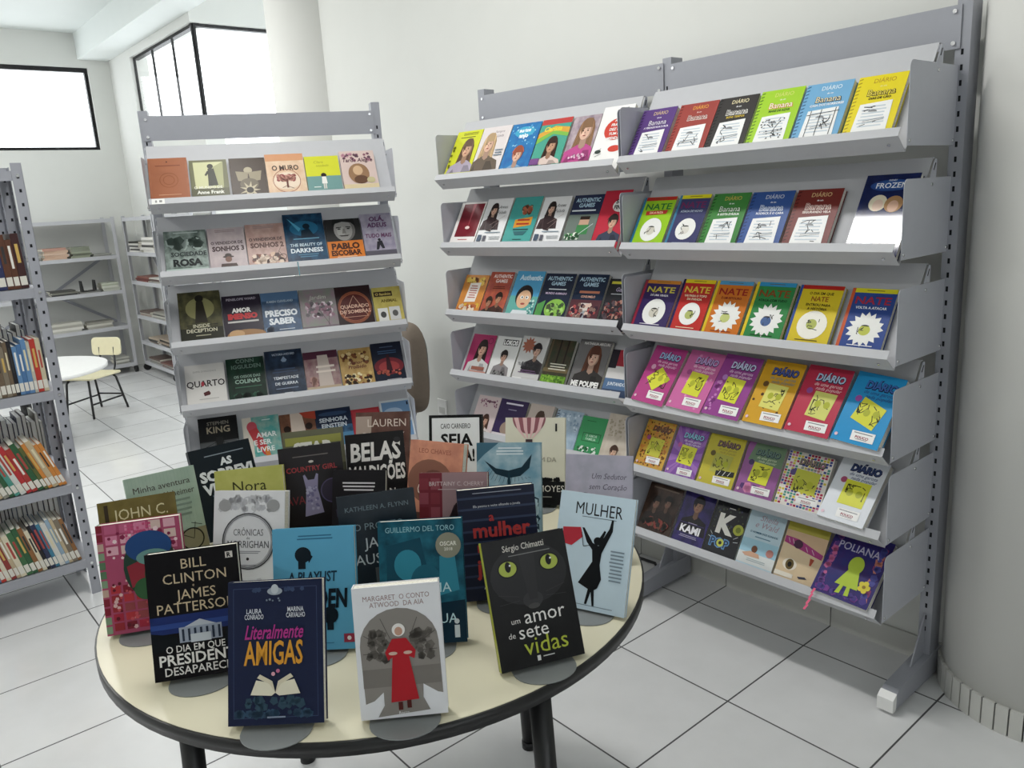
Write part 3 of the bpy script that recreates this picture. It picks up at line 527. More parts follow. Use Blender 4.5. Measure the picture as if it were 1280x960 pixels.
B_('L14', 'rainbow striped cover with a dark-haired girl', '49a58e', [('R', 0, 0, 1, .12, 'c8403c'), ('P', [(0, .3), (.5, .16), (1, .22), (1, .34), (.5, .26), (0, .42)], 'e0a53a'), ('P', [(0, .42), (.5, .26), (1, .34), (1, .42), (.5, .34), (0, .54)], '7fbf4a'), ('T', 'Clarissa', .45, .22, .1, 'f0dc3a', .7, .03, .2), ('F', .56, .6, .62, 'c89878', '3a2820', 'd9c2b8', 1), ('R', 0, .86, .3, 1, '7a4a8a')])
B_('L15', 'cover portrait of a young woman in pink', 'b9a7ae-8d7a88', [('F', .58, .34, .95, 'e0b49c', '8a6648', 'c2488e', 1), ('B', .2, .82, .9, .99, 14, ['d86aa8', '9a3a78', 'e8c0d4'], 3, .05)])
B_('L16', 'tall white cover with red speech blob', 'efeeea', [('L', .5, .05, .85, .1, 2, '5a5a5a'), ('E', .6, .45, .38, .34, 'd8402f'), ('E', .72, .82, .2, .1, 'd8402f')] + [('T', s, .58, .28 + .085 * k, .05, 'f4f2ee', .6, .03, .1) for k, s in enumerate(['A A', 'FRAME', 'DEZ EM', 'TUM A', 'MEDIDA'])] + [('E', .22, .86, .1, .06, '3f4a44'), ('G', [(.1, .9, .3, .8), (.16, .95, .34, .9)], '3f4a44', .003)])
B_('L21', 'white bordered cover with deep red centre', 'ece6e4', [('R', .12, .04, .96, .84, '7d1c2a'), ('P', [(.5, .04), (.62, .04), (.55, .62)], 'b8505a'), ('E', .54, .62, .09, .05, 'f0d4d0'), ('L', .3, .9, .7, .94, 1, 'b8303a')])
def ballet(): return [('F', .38, .26, .5, 'd8ac94', '2d2322', '4a3a3c', 1), ('P', [(.2, .4), (.55, .45), (.5, .75), (.3, .72)], '3a2a2c'), ('T', 'Antes', .72, .2, .07, '6a6a6e', .45, 0, .3), ('T', 'Falada', .72, .32, .07, '6a6a6e', .5, 0, .3), ('G', [(.4, .6, .9, .4), (.45, .72, .75, .52)], 'b09890', .004), ('L', .25, .76, .95, .8, 1, '7a90a0'), ('R', .06, .82, .22, .96, '4a5a70'), ('R', .28, .84, .4, .96, '5a5a66'), ('L', .5, .86, .95, .94, 2, 'b0b4b8')]
B_('L22', 'white cover with a woman in dark dress', 'e4e4e6', ballet())
B_('L23', 'teal cover with orange title and crowd', '3fa39c', [('B', .35, .15, .8, .42, 9, ['3a2e2a', 'c8a080', '6a4a3a', 'c86a4a'], 4, .09), ('P', [(.25, .5), (.85, .44), (.86, .62), (.26, .68)], 'e0962a'), ('L', .32, .49, .8, .66, 2, 'b02f22'), ('R', .28, .7, .82, .73, '234a48'), ('P', [(.3, .75), (.8, .75), (.7, .84), (.4, .84)], '2a6a70'), ('L', .35, .92, .7, .96, 1, '1f4a4a')])
B_('L24', 'white cover with dancer, repeat of the second', 'e4e4e6', ballet())
def blocky(bg): return [('T', 'AUTHENTIC', .5, .11, .085, 'a9c9de', .82, .03), ('T', 'GAMES', .5, .22, .085, 'a9c9de', .6, .03)] + bg
B_('L25', 'navy game book with green block figure', '27304e', blocky([('R', .05, .32, .85, .35, 'dfe6ec'), ('R', 0, .42, 1, 1, '6d7a72'), ('R', .42, .48, .74, .64, 'caa084'), ('R', .42, .46, .74, .53, '2c1d16'), ('R', .38, .64, .78, .84, '3f8a4c'), ('G', [(.3, .95, .9, .62)], 'dfe8ea', .006), ('B', .02, .78, .6, .98, 10, ['4fa858', 'dfe6d8', '2f5a3a'], 5, .08)]))
B_('L26', 'crimson cover with a young man', 'c8283c', [('E', .72, .3, .3, .22, 'efe9e6'), ('T', 'SOU', .7, .22, .08, '2a2426', .4, .04), ('T', 'FINGA', .72, .33, .08, '2a2426', .46, .04), ('F', .6, .62, .62, 'd8a88c', '2c2220', '3a4258')], '9a1c2c')
B_('L31', 'golden cover full of round faces', 'd98a3a', [('B', .05, .02, .98, .3, 8, ['e0b43a', '8a4a22', 'f0c850'], 4, .11), ('P', [(.3, .22), (.75, .2), (.72, .7), (.25, .72)], 'efe6dc'), ('L', .34, .28, .68, .64, 6, 'b85a4a'), ('B', .02, .72, .98, .98, 9, ['e0b43a', 'c8683a', 'f0dcc0'], 7, .1)])
B_('L32', 'rust red game book with two boys', 'a8463a-c05a3a', [('T', 'AUTHENTIC', .55, .1, .08, 'f0dcd8', .8, .03), ('T', 'GAMES', .55, .21, .08, 'f0dcd8', .6, .03), ('L', .25, .34, .8, .42, 2, '6d241c'), ('F', .66, .62, .5, 'b8805e', '2c1c16', '4a2a22'), ('F', .3, .72, .46, 'b0785a', '3a241a', '3a3028')])
B_('L33', 'sky blue book with cartoon boy', '4aa0d0', [('R', 0, .55, 1, 1, '5fb0a4'), ('T', 'Authentic', .55, .14, .11, 'c9e2f2', .8, .05), ('E', .5, .55, .3, .33, '2a2220'), ('E', .52, .62, .25, .27, 'e4b48c'), ('E', .44, .58, .06, .05, 'f4f4f0'), ('E', .62, .58, .06, .05, 'f4f4f0'), ('E', .45, .58, .025, .03, '2a2220'), ('E', .61, .58, .025, .03, '2a2220'), ('E', .53, .72, .08, .03, 'b04a40'), ('P', [(.25, .86), (.75, .86), (.85, 1), (.15, 1)], 'd8dfe2'), ('B', .72, .6, .98, .95, 10, ['3a7a80', 'bfe0d8'], 5, .05)])
B_('L34', 'navy game book with green slime', '232a40', blocky([('L', .2, .34, .85, .39, 1, 'e4e8ee'), ('T', 'MUNDO ANIMADO', .52, .44, .045, 'd8c0e0', .72, .03), ('E', .62, .78, .34, .28, '8cc24a'), ('B', .3, .6, .98, .98, 8, ['3f6a34', 'a8dc6a', '4a5a3a'], 4, .09), ('P', [(0, .7), (.25, .6), (.22, 1), (0, 1)], '4f9a4a')]))
B_('L35', 'navy game book with red creatures', '1f2a42', blocky([('R', .2, .36, .85, .41, 'c8785a'), ('T', 'COGUMELO', .52, .48, .045, 'e0a890', .6, .03), ('R', 0, .55, 1, 1, '5a3038'), ('R', .36, .62, .62, .78, 'd8d0c8'), ('R', .42, .78, .56, .94, '9aa0a8'), ('B', .02, .6, .98, .98, 9, ['b84a4a', 'e0c0b0', '3a2030', '8a6a60'], 6, .08)]))
B_('L36', 'dark cover with yellow strip and crowd', '2a2a30', [('R', .1, .06, .95, .12, 'd8d03a'), ('T', 'Game', .55, .24, .09, 'b0a0c0', .7, .02, .2), ('L', .15, .34, .9, .38, 1, 'd0d0d8'), ('B', .02, .45, .98, .97, 14, ['8a3a3a', 'b08070', '4a2428', '5a4a50'], 6, .09)])
B_('L41', 'magenta cover with girl holding a book', 'b03062', [('O', .82, .14, .1, .015, '5a1c3a'), ('F', .56, .34, .7, 'dca88e', '2c1c1c', 'c9cac8', 1), ('R', .35, .76, .9, .84, '9a5a4a'), ('R', .3, .86, 1, 1, 'c88a7a')])
B_('L42', 'white cover lettered LOKOS', 'dcdcda', [('R', .3, .06, .92, .2, '2a2a2c'), ('T', 'LOKOS', .61, .13, .1, 'f0f0ee', .58, .06), ('F', .5, .46, .5, 'c89e88', '2a2222', '8a8486'), ('B', .15, .76, .8, .97, 12, ['3a3a3c', '8a8a8a'], 4, .06)])
B_('L43', 'grey cover with red starburst and woman', 'c9c8c6', [('X', .3, .2, .17, .27, 11, 'a8604a'), ('F', .66, .3, .55, 'caa28c', '2a2224', '3a3438'), ('T', 'LOKO', .6, .62, .13, '2a2a2e', .7, .05), ('T', 'TU ME', .25, .6, .06, '5a5a5e', .3, .02), ('L', .2, .72, .9, .8, 2, '6a4a70'), ('R', .05, .88, .4, .95, 'e8e6e4')])
B_('L44', 'dark forest cover with grass', '2f3a26-4a3a2a', [('R', .05, 0, .12, .65, '5a4a34'), ('R', .4, 0, .46, .6, '221c16'), ('R', .7, 0, .76, .6, '2a2018'), ('R', 0, .6, 1, .68, '6a5a3a'), ('L', .2, .5, .9, .66, 3, 'c8c4b4'), ('R', 0, .75, 1, 1, '6aa02a'), ('B', .02, .72, .98, .97, 26, ['8cc23a', '4a7a1e'], 4, .05)])
B_('L45', 'grey cover of long-haired woman lettered ME POUPE', '6d6a6a', [('T', 'NATHALIA ARCURI', .55, .07, .05, 'dcd8d4', .8, .02), ('F', .56, .33, .72, 'd8ac94', '5a3424', '34302f', 1), ('T', 'ME POUPE!', .52, .84, .1, 'f2f0ee', .86, .05), ('L', .2, .93, .8, .97, 1, 'e0dedc')])
B_('L46', 'red, white and blue banded cover', 'd8d4d2', [('P', [(.3, 0), (1, 0), (1, .35), (.2, .35)], 'a82434'), ('R', 0, .0, .3, .4, '26202a'), ('R', 0, .62, 1, .85, '54749e'), ('T', 'JUNTANDO', .5, .73, .07, 'e4eaf0', .7, .02), ('R', 0, .85, 1, 1, '3a4a6a'), ('P', [(0, .9), (.4, .88), (.5, 1), (0, 1)], 'c8cf9a')])
B_('L51', 'pale pink cover with a girl', 'd8c4c4', [('B', .1, .05, .98, .3, 16, ['7a3a5a', 'b88a98'], 4, .04), ('L', .35, .12, .85, .2, 1, '6a3a52'), ('F', .6, .62, .5, 'c89a84', '4a3028', 'e0d4d0', 1)])
B_('L52', 'dark purple cover with white title', '3a2a58', [('L', .12, .08, .92, .18, 1, 'e8e2f2'), ('L', .35, .24, .65, .28, 1, 'b0a8c8'), ('E', .55, .72, .3, .22, 'a08878'), ('R', 0, .85, 1, 1, 'd8d0d4')])
B_('L53', 'beige cover of a brown-haired woman', 'c4b4aa', [('F', .52, .36, .66, 'd0a48c', '4a3428', '8a7468', 1)])
B_('L54', 'pale blue cover with mottled pattern', 'a9bfd0-8fa8bf', [('B', .02, .02, .98, .5, 22, ['c8d8e4', '7f9ab4'], 4, .05), ('S', '3a3a40')])
B_('L55', 'green cover with boxed lettering', '2f9a58', [('L', .2, .1, .6, .14, 1, '1c6a3a'), ('R', .2, .4, .9, .62, '1c6a3a'), ('R', .23, .42, .87, .6, '2f9a58'), ('T', 'O AMOR', .55, .47, .06, 'bfe0c8', .55, .02), ('T', 'FAMÍLIA', .55, .55, .06, 'bfe0c8', .55, .02), ('B', .1, .7, .95, .97, 12, ['e4efe6', '1c6a3a'], 4, .06)])
B_('L56', 'beige speckled cover with a girl', 'c0b2a0-d0c4b4', [('B', .05, .05, .95, .5, 26, ['a89a84', 'b8aa94'], 8, .05), ('F', .5, .78, .5, 'd0a88c', '4a3024', 'b09880')])
# free-standing rack
B_('K11', 'plain terracotta cover', 'a5603f-b06a48', [('R', .05, .03, .95, .97, 'a8623f'), ('L', .15, .18, .85, .24, 1, '8a4a30'), ('O', .5, .55, .24, .02, '96542f'), ('O', .5, .55, .15, .02, '96542f'), ('L', .2, .9, .8, .93, 1, 'd8a07a'), ('E', .48, .1, .02, .015, '2a1a14')])
B_('K12', 'olive cover of a figure in a doorway', '6f6f4c', [('P', [(.1, .06), (.9, .06), (.86, .8), (.12, .8)], 'cfcf9c'), ('P', [(.62, .2), (.9, .06), (.86, .8), (.64, .72)], 'a9aa78'), ('E', .55, .18, .08, .08, '35352a'), ('P', [(.48, .24), (.64, .24), (.72, .7), (.46, .72)], '3c3c30'), ('P', [(.46, .3), (.38, .42), (.42, .44), (.52, .34)], '3c3c30'), ('R', 0, .78, 1, 1, '5c5c40'), ('T', 'O MUNDO DE', .45, .75, .07, 'e8e8d8', .8, .02), ('T', 'Anne Frank', .5, .88, .09, 'f0f0e4', .86, .03)])
B_('K13', 'dark brown fantasy cover with pale wings', '3f332b-564638', [('R', .05, .03, .95, .97, '4c3e34'), ('E', .5, .34, .12, .11, 'b0a488'), ('P', [(.5, .4), (.15, .36), (.2, .62), (.45, .66)], '9a8e74'), ('P', [(.5, .4), (.88, .36), (.82, .62), (.55, .66)], '9a8e74'), ('E', .5, .72, .26, .2, '6f6450'), ('X', .5, .88, .12, .3, 9, 'bfb294'), ('E', .5, .88, .1, .1, '2c221c')])
B_('K14', 'peach cover with round red tree', 'dcb592-e6c8aa', [('R', 0, 0, 1, .18, 'd8986a'), ('T', 'O MURO', .5, .36, .13, '4a3a34', .7, .03), ('E', .5, .7, .35, .27, 'e9d4bc'), ('O', .5, .7, .36, .015, '9a4a3e'), ('B', .22, .52, .78, .74, 26, ['b0605a', '9a4a48', 'c98a7a'], 4, .06), ('R', .48, .66, .53, .88, '6a3a30'), ('G', [(.5, .72, .34, .62), (.5, .7, .66, .6), (.5, .82, .36, .88), (.5, .84, .66, .9)], '6a3a30', .003)])
B_('K15', 'yellow and teal cover with small figure', 'd8da2a', [('R', 0, .58, 1, 1, '6f9a98'), ('T', 'Clara', .4, .17, .08, 'a9aa2a', .6, 0, .3), ('T', 'saudade', .5, .27, .07, 'a9aa2a', .7, 0, .3), ('E', .5, .56, .08, .08, '2a2220'), ('P', [(.44, .6), (.56, .6), (.58, .8), (.42, .8)], 'eae8e2'), ('R', .455, .8, .49, .95, 'd8d4cc'), ('R', .51, .8, .545, .95, 'd8d4cc'), ('L', .15, .88, .4, .94, 1, 'd8e4e2')])
B_('K16', 'pale pink cover with brown creature', 'd4bcb4', [('B', .02, .02, .98, .3, 9, ['8a5a6a', '6a4a58', 'c890a0'], 4, .06), ('T', 'Tarde Alegre', .5, .24, .1, '5a3444', .86, .02, .2), ('E', .48, .6, .3, .34, '9a7454'), ('E', .46, .52, .14, .16, 'd0aa84'), ('E', .52, .76, .2, .14, '6a4a38'), ('R', 0, .88, 1, 1, 'd8c49a'), ('E', .8, .78, .12, .1, 'c4b88a')])
B_('K21', 'misty grey-green cover', '5c6a64-9aa8a2', [('L', .2, .04, .85, .09, 1, 'b8c4c0'), ('B', 0, .12, 1, .5, 12, ['3a4642', 'a8b8b2', '4c5a54'], 4, .14), ('T', 'SOCIEDADE', .56, .56, .1, '31393a', .84, .03), ('T', 'ROSA', .52, .76, .16, '1f2526', .84, .05), ('R', 0, .9, 1, 1, 'a9bab4')])
def seller(): return [('L', .15, .05, .8, .12, 2, '9a8486'), ('T', 'O VENDEDOR DE', .5, .36, .07, '4a3a3e', .86, .03)]
B_('K22', 'dusty lilac cover with man in hat', 'b3a3a6-c4b4b4', seller() + [('T', 'SONHOS 3', .52, .5, .11, '4a3438', .86, .05), ('E', .5, .7, .15, .035, '3a2a24'), ('E', .5, .67, .09, .07, '3a2a24'), ('E', .5, .76, .09, .09, '7a5444'), ('P', [(.26, 1), (.3, .86), (.7, .86), (.76, 1)], '46302a')])
B_('K23', 'rosy cover with a cyclist', 'b08a80-c8a49a', seller() + [('T', 'SONHOS 2', .52, .5, .11, '5a342c', .86, .05), ('B', .05, .66, .95, .98, 14, ['8a4a34', 'd8b49a', '5a3a34', 'e0c8b4'], 5, .09), ('O', .72, .82, .1, .014, '3a2420'), ('O', .9, .8, .09, .014, '3a2420'), ('G', [(.72, .82, .8, .66), (.8, .66, .9, .8), (.8, .66, .86, .58)], '3a2420', .004)])
B_('K24', 'tall midnight blue fantasy cover with fairy', '10304c-1a4f74', [('E', .5, .3, .36, .22, '1f6a92'), ('P', [(.1, .08), (.42, .3), (.36, .36)], '4aa6cc'), ('E', .56, .26, .09, .08, '0c2232'), ('P', [(.42, .34), (.62, .3), (.74, .46), (.4, .5)], '0f2a3c'), ('L', .2, .5, .85, .54, 1, '6ab0d0'), ('T', 'THE BEAUTY OF', .5, .63, .06, 'c4dcea', .8, .02), ('T', 'DARKNESS', .5, .74, .085, 'dce8f0', .8, .03), ('L', .25, .82, .8, .9, 2, '4a86a8')])
B_('K25', 'black and orange cover with grey face', '2a2a2a', [('E', .54, .27, .3, .36, '6e6c69'), ('E', .5, .27, .26, .34, '9a9894'), ('E', .44, .3, .12, .16, 'aeaca8'), ('P', [(.2, .16), (.24, 0), (.82, 0), (.86, .2), (.74, .1), (.5, .07), (.3, .11)], '1c1b1b'), ('P', [(.31, .2), (.46, .19), (.46, .21), (.31, .225)], '2a2828'), ('P', [(.58, .19), (.72, .2), (.72, .225), (.58, .21)], '2a2828'), ('E', .39, .245, .045, .022, '2a2828'), ('E', .65, .245, .045, .022, '2a2828'), ('P', [(.5, .24), (.54, .24), (.58, .36), (.46, .36)], '7d7a76'), ('P', [(.36, .4), (.66, .4), (.6, .43), (.42, .43)], '3c3836'), ('R', 0, .54, 1, 1, 'e07a24'), ('T', 'PABLO', .5, .66, .14, '4a2412', .8, .05), ('T', 'ESCOBAR', .5, .82, .12, '4a2412', .84, .05), ('L', .2, .91, .8, .95, 1, 'f0c8a0')])
B_('K26', 'lavender grey cover with tiny couple', 'a9a2b4-8d869c', [('T', 'OLÁ,', .52, .12, .1, '5a2a58', .5, .03, .1), ('T', 'ADEUS', .5, .26, .1, '5a2a58', .64, .03, .1), ('T', 'e', .5, .38, .05, '5a4a62', .2), ('T', 'TUDO MAIS', .5, .5, .09, '6a3a60', .84, .03, .1), ('P', [(.42, .64), (.58, .62), (.64, .8), (.56, .8), (.5, .72), (.44, .82), (.36, .82)], '2c2a32'), ('E', .5, .6, .05, .05, '2c2a32'), ('R', 0, .84, 1, 1, '5d5a66')])
B_('K31', 'tall murky green cover with hooded figure', '3c3a26-5f5c3a', [('E', .5, .34, .34, .3, '8a8656'), ('E', .5, .14, .1, .1, '23201a'), ('P', [(.42, .2), (.58, .2), (.66, .62), (.36, .62)], '2c281e'), ('R', 0, .72, 1, 1, '2a2a1e'), ('L', .15, .66, .9, .76, 3, '16160f'), ('T', 'INSIDE', .5, .68, .07, 'c8c4a8', .6, .02), ('T', 'DECEPTION', .5, .77, .07, 'd0ccb0', .84, .02), ('L', .3, .86, .75, .9, 1, 'a8a488')])
B_('K32', 'black cover with red title and sleeping animal', '2a2230', [('T', 'PENELOPE WARD', .5, .09, .055, 'b0a8b4', .8, .02), ('T', 'AMOR', .48, .35, .1, 'f0ece8', .5, .05), ('T', 'IMENSO', .5, .49, .12, 'd02a30', .84, .07), ('R', .1, .6, .9, .64, 'c8c4c0'), ('E', .55, .93, .5, .16, 'a07448'), ('E', .3, .9, .2, .12, 'c49a68')])
B_('K33', 'steel blue cover with bold white title', '27405e-3a5a80', [('R', 0, 0, 1, .2, '4a6c92'), ('T', 'KAREN CLEVELAND', .5, .22, .05, 'b8c8d8', .7, .02), ('T', 'PRECISO', .5, .5, .14, 'dfe4ea', .86, .05), ('T', 'SABER', .5, .69, .14, 'dfe4ea', .7, .05), ('L', .35, .88, .85, .92, 1, 'c0ccd8'), ('B', 0, .78, .3, .98, 4, ['5f7a98', '1c2c44'], 4, .1)])
B_('K34', 'misty mauve cover with pink blossoms', '7d8278-8a7480', [('T', 'Jardim', .5, .2, .1, 'c4c8b8', .7, 0, .2), ('B', .1, .3, .95, .72, 22, ['b090a0', 'd8c8d0', '5a5258', '8a6474'], 4, .07), ('G', [(.5, .5, .8, .96), (.8, .5, .7, .96)], '4a3c3c', .005), ('R', 0, .9, 1, 1, '6a5a64')])
B_('K35', 'dark red cover with triangle in circle', '2e1c1e', [('E', .5, .53, .47, .5, '8d4a30'), ('E', .5, .53, .4, .43, '5a1f1c'), ('G', [(.5, .24, .16, .76), (.5, .24, .84, .76), (.16, .76, .84, .76)], 'd8a488', .003), ('T', 'QUADRADO', .5, .5, .085, 'e0b49c', .8, .02), ('T', 'DE SOMBRAS', .5, .63, .085, 'e0b49c', .86, .02), ('O', .5, .53, .42, .012, 'b86a48')])
B_('K36', 'small yellow cover with two photographs', 'b3a24a-c4b458', [('R', .05, .12, .7, .26, '3a2c1c'), ('T', 'O fascínio', .38, .19, .07, 'd8c060', .55, .02), ('T', 'ANIMAL', .55, .38, .08, '6a5a1c', .8, .04), ('R', .1, .58, .45, .95, 'd8d8d4'), ('R', .5, .56, .88, .92, 'c9cac8'), ('E', .28, .76, .1, .12, '4a4a48'), ('E', .7, .74, .1, .12, '5a5a58')])
B_('K41', 'white cover with scrawled title', 'd8d4d0', [('T', 'EMMA DONOGHUE', .5, .17, .04, 'a09c98', .8), ('T', 'QUARTO', .5, .46, .15, '3a3436', .96, .02), ('E', .42, .47, .04, .07, 'b8404a'), ('P', [(.42, .68), (.56, .64), (.6, .7), (.58, .74), (.44, .76)], '5a2c2c'), ('L', .3, .82, .8, .86, 1, 'b0aca8')])
B_('K42', 'dark green cover with pale title', '1c3a2c-17281f', [('T', 'CONN', .5, .07, .09, '6a8478', .55, .02), ('T', 'IGGULDEN', .52, .2, .09, '6a8478', .84, .02), ('T', 'OS OSSOS DAS', .52, .43, .06, '8fb0a0', .7, .02), ('T', 'COLINAS', .52, .54, .09, '9abaa8', .7, .03), ('L', .15, .66, .9, .72, 1, '3a6a50'), ('B', .05, .78, .95, .97, 8, ['2f5a44', '122018'], 4, .1)])
B_('K43', 'tall navy cover with spaced white title', '1c2638-2c3e58', [('T', 'VICTORIA AVEYARD', .5, .09, .045, 'b8c4d4', .6, .02), ('P', [(.42, .22), (.5, .14), (.58, .22), (.54, .26), (.46, .26)], '8aa0bc'), ('L', .15, .4, .85, .52, 2, '31486a'), ('T', 'TEMPESTADE', .5, .6, .06, 'dfe6ee', .86, .02), ('T', 'DE GUERRA', .5, .72, .06, 'dfe6ee', .76, .02), ('L', .2, .82, .8, .86, 1, '7a8aa4'), ('L', .4, .92, .65, .95, 1, 'd8dce4')])
B_('K44', 'rose and cream cover with pale veil', '8a5f66-a88a86', [('R', 0, 0, 1, .18, '54283a'), ('P', [(.4, .1), (.7, .1), (.8, .98), (.36, .98)], 'c4b4aa'), ('L', .3, .36, .9, .6, 2, 'dfd0c4'), ('R', 0, .86, 1, 1, 'b8a488'), ('B', .05, .6, .4, .9, 5, ['7a4a50', 'b88a80'], 3, .12)])
B_('K45', 'gold cover scattered with dark petals', 'b08a4a-c8a25e', [('T', 'NÓS DOIS', .5, .08, .05, '6a4a22', .8), ('B', .02, .05, .98, .45, 12, ['5a3020', '7a4426', 'e0c488'], 4, .07), ('T', 'Amor', .5, .36, .09, '6a2f24', .6, .02, .2), ('T', 'Proibido', .52, .47, .09, '6a2f24', .76, .02, .2), ('B', .02, .6, .98, .97, 14, ['d8b870', '8a4a2a', 'efe0b0', '3a2a1c'], 7, .07)])
B_('K46', 'navy cover with glowing red centre', '1c2234', [('L', .25, .1, .75, .15, 1, '4a5a78'), ('L', .15, .2, .85, .3, 2, '3c5a80'), ('E', .5, .58, .48, .3, '7d2530'), ('E', .5, .6, .34, .2, 'a83a3c'), ('P', [(.46, .3), (.54, .3), (.6, .7), (.4, .7)], '3a1620'), ('B', .05, .64, .95, .84, 14, ['2a1a24', 'c05a4a'], 4, .07), ('L', .35, .9, .85, .94, 1, 'b8b4bc')])
B_('K51', 'black cover lettered KING over a bridge', '1a1a1c', [('T', 'STEPHEN', .5, .12, .07, '8a8478', .66, .02), ('T', 'KING', .5, .25, .13, 'a89c84', .66, .02), ('R', .0, .48, 1, .5, '4a4c4e'), ('R', 0, .5, 1, 1, '55585a'), ('R', .42, .4, .6, 1, '232425'), ('G', [(.42, .4, .36, .9), (.6, .4, .66, .9), (.1, .6, .42, .5), (.9, .6, .6, .5)], '1a1a1c', .003)])
B_('K52', 'teal cover with feather in warm colours', '4aa39c-8fb4a8', [('R', 0, 0, .25, 1, 'd8cfc0'), ('E', .25, .22, .14, .16, 'c84a58'), ('P', [(.14, .3), (.38, .24), (.62, .7), (.7, .95), (.5, .86), (.28, .6)], 'c83a40'), ('P', [(.5, .7), (.62, .7), (.7, .98), (.56, .9)], 'd8782a'), ('L', .5, .08, .8, .12, 1, 'd8ece8'), ('T', 'AMAR', .62, .42, .11, 'e8f0ec', .64, .02), ('T', 'E SER', .5, .58, .11, 'e8f0ec', .6, .02), ('T', 'LIVRE', .56, .74, .11, 'e8f0ec', .7, .02)])
B_('K53', 'close-up cover of white and brown dog face', '6a4432-8a5a40', [('P', [(.3, .0), (.62, .0), (.7, .6), (.9, 1), (.1, 1), (.28, .6)], 'd8c4b4'), ('E', .18, .36, .1, .1, '2a1a14'), ('E', .78, .34, .1, .1, '2a1a14'), ('P', [(.55, 0), (1, 0), (1, .2), (.7, .14)], 'b8402c'), ('E', .5, .8, .18, .14, '2c2220')])
B_('K54', 'navy and blue cover with white capitals', '22324e-3a6a94', [('R', 0, 0, 1, .42, '1d2a44'), ('T', 'SENHORA', .5, .26, .1, 'd0dae4', .84, .03), ('T', 'EINSTEIN', .5, .4, .1, 'd0dae4', .84, .03), ('E', .5, .12, .4, .06, '31486c'), ('R', 0, .6, 1, 1, '4a86b0')])
B_('K55', 'plain red cover behind the table books', 'b8303a', [('R', .06, .05, .94, .95, 'c03a42'), ('L', .2, .2, .8, .3, 2, 'e0b0a8')])
B_('K56', 'white framed pale blue cover', 'd8dde2', [('R', .06, .05, .94, .95, '6f98c4'), ('E', .4, .3, .3, .15, 'a9c4de'), ('E', .7, .5, .25, .12, 'c0d4e6'), ('R', .86, .08, .91, .16, '2a3040')])

# ------------------------------------------------------------------ books on the round table, each leaning on its own stand
TBK = {}
def table_book(key, desc, x, y, yaw, lean, w, h, t, base, els, spine=None):
    ln = math.radians(lean); rz = math.radians(yaw); zf = TZ + .0022 + t * math.sin(ln)
    M0 = TR((x, y, 0), rz)
    M = M0 @ Matrix.Translation((-w / 2, 0, zf)) @ Matrix.Rotation(-ln, 4, 'X')
    book(key, M, w, h, t, desc, base, els, 'books standing on the round table', spine)
    # stand: a flat foot with rounded front on the table, and a rounded plate that carries the back of the book
    r = empty('book_stand', 'grey metal stand under the ' + desc.split(',')[0], 'book stand', M0 @ Matrix.Translation((0, 0, TZ)), 'book stands on the round table')
    f = MB(); f.prism([(.052, .05)] + [(-p[0], p[1]) for p in []] + arc(0, -.002, .052, .042, 0, -180, 16) + [(-.052, .05)], 'z', .0003, .0018, M_STAND)
    f.build('foot_plate', r)
    b = MB(); yy = t / math.cos(ln) + .0008; bh = min(.15, h - .05)
    b.prism([(-.045, 0.0), (.045, 0.0)] + arc(0, bh - .03, .045, .03, 0, 180, 12), 'y', 0, .0016, M_STAND, Matrix.Translation((0, yy, .0012)) @ Matrix.Rotation(-ln, 4, 'X'))
    b.build('back_plate', r)
T_ = table_book
T_('alz', 'sage green book with bicycle, far left of the round table', -.728, 1.573, 33.4, 14.7, .14, .214, .016, '9fb8a6-a9bfae', [('G', [(.05 + .05 * k, .0, .05 + .05 * k, .55) for k in range(18)], '94ae9c', .0008), ('T', 'Minha aventura', .5, .13, .062, '4a4038', .84), ('T', 'contra o Alzheimer', .5, .23, .062, '4a4038', .88), ('L', .55, .3, .88, .5, 4, '7f9486'), ('R', 0, .62, 1, 1, '8f8a6c'), ('O', .78, .72, .17, .02, '2a2624'), ('E', .5, .74, .14, .1, '7a2c28'), ('G', [(.55, .62, .8, .72), (.6, .5, .62, .64), (.5, .5, .68, .47), (.8, .72, .86, .56), (.8, .56, .95, .6)], '241f1e', .004)])
T_('maxwell', 'olive gold book with capitals, behind the pink quilt one on the round table', -.722, 1.415, 19.6, 16.7, .138, .214, .016, '6a5c22-7a6a2c', [('R', .08, .03, .13, .3, '3a2c14'), ('T', 'JOHN C.', .54, .13, .1, 'd8cf9c', .7), ('T', 'MAXWELL', .54, .27, .1, 'd8cf9c', .86), ('R', 0, .4, 1, 1, '5a4a1c')])
T_('quilt', 'pink patchwork book with dark oval, at the left edge of the round table', -.686, 1.328, 13.1, 12.5, .142, .2, .028, 'b0486a', [('K', 0, 0, .09, 1, 1, 12, ['5a7a5a', '8a2434', 'c0a090', '7f9a7a'], 3), ('K', .1, .01, .98, .3, 5, 3, ['d87a9c', 'e0a4b4', 'c45a80', 'd8b8b0'], 5), ('K', .34, .02, .66, .2, 9, 6, ['e07aa0', 'd04a78'], 6), ('B', .1, .05, .98, .35, 14, ['8a2448', 'f0d0d4'], 5, .035), ('K', .1, .56, .98, .98, 6, 5, ['a02c34', 'c0343c', '8a2030', '9a4448', 'b02a40'], 8), ('B', .1, .5, .98, .97, 22, ['e0b0b0', '6a1c28', 'd0505a'], 9, .03), ('E', .6, .42, .32, .42, '2a4438'), ('E', .6, .24, .28, .2, '234a86'), ('P', [(.32, .4), (.56, .34), (.6, .52), (.36, .6)], '9a2c3a'), ('E', .7, .5, .18, .2, '2f5a34'), ('E', .64, .34, .2, .1, '6a9a94'), ('E', .52, .62, .14, .14, '35623c'), ('P', [(.6, .74), (.72, .72), (.7, .8), (.58, .8)], 'e8c8c4')], '6a7f62')
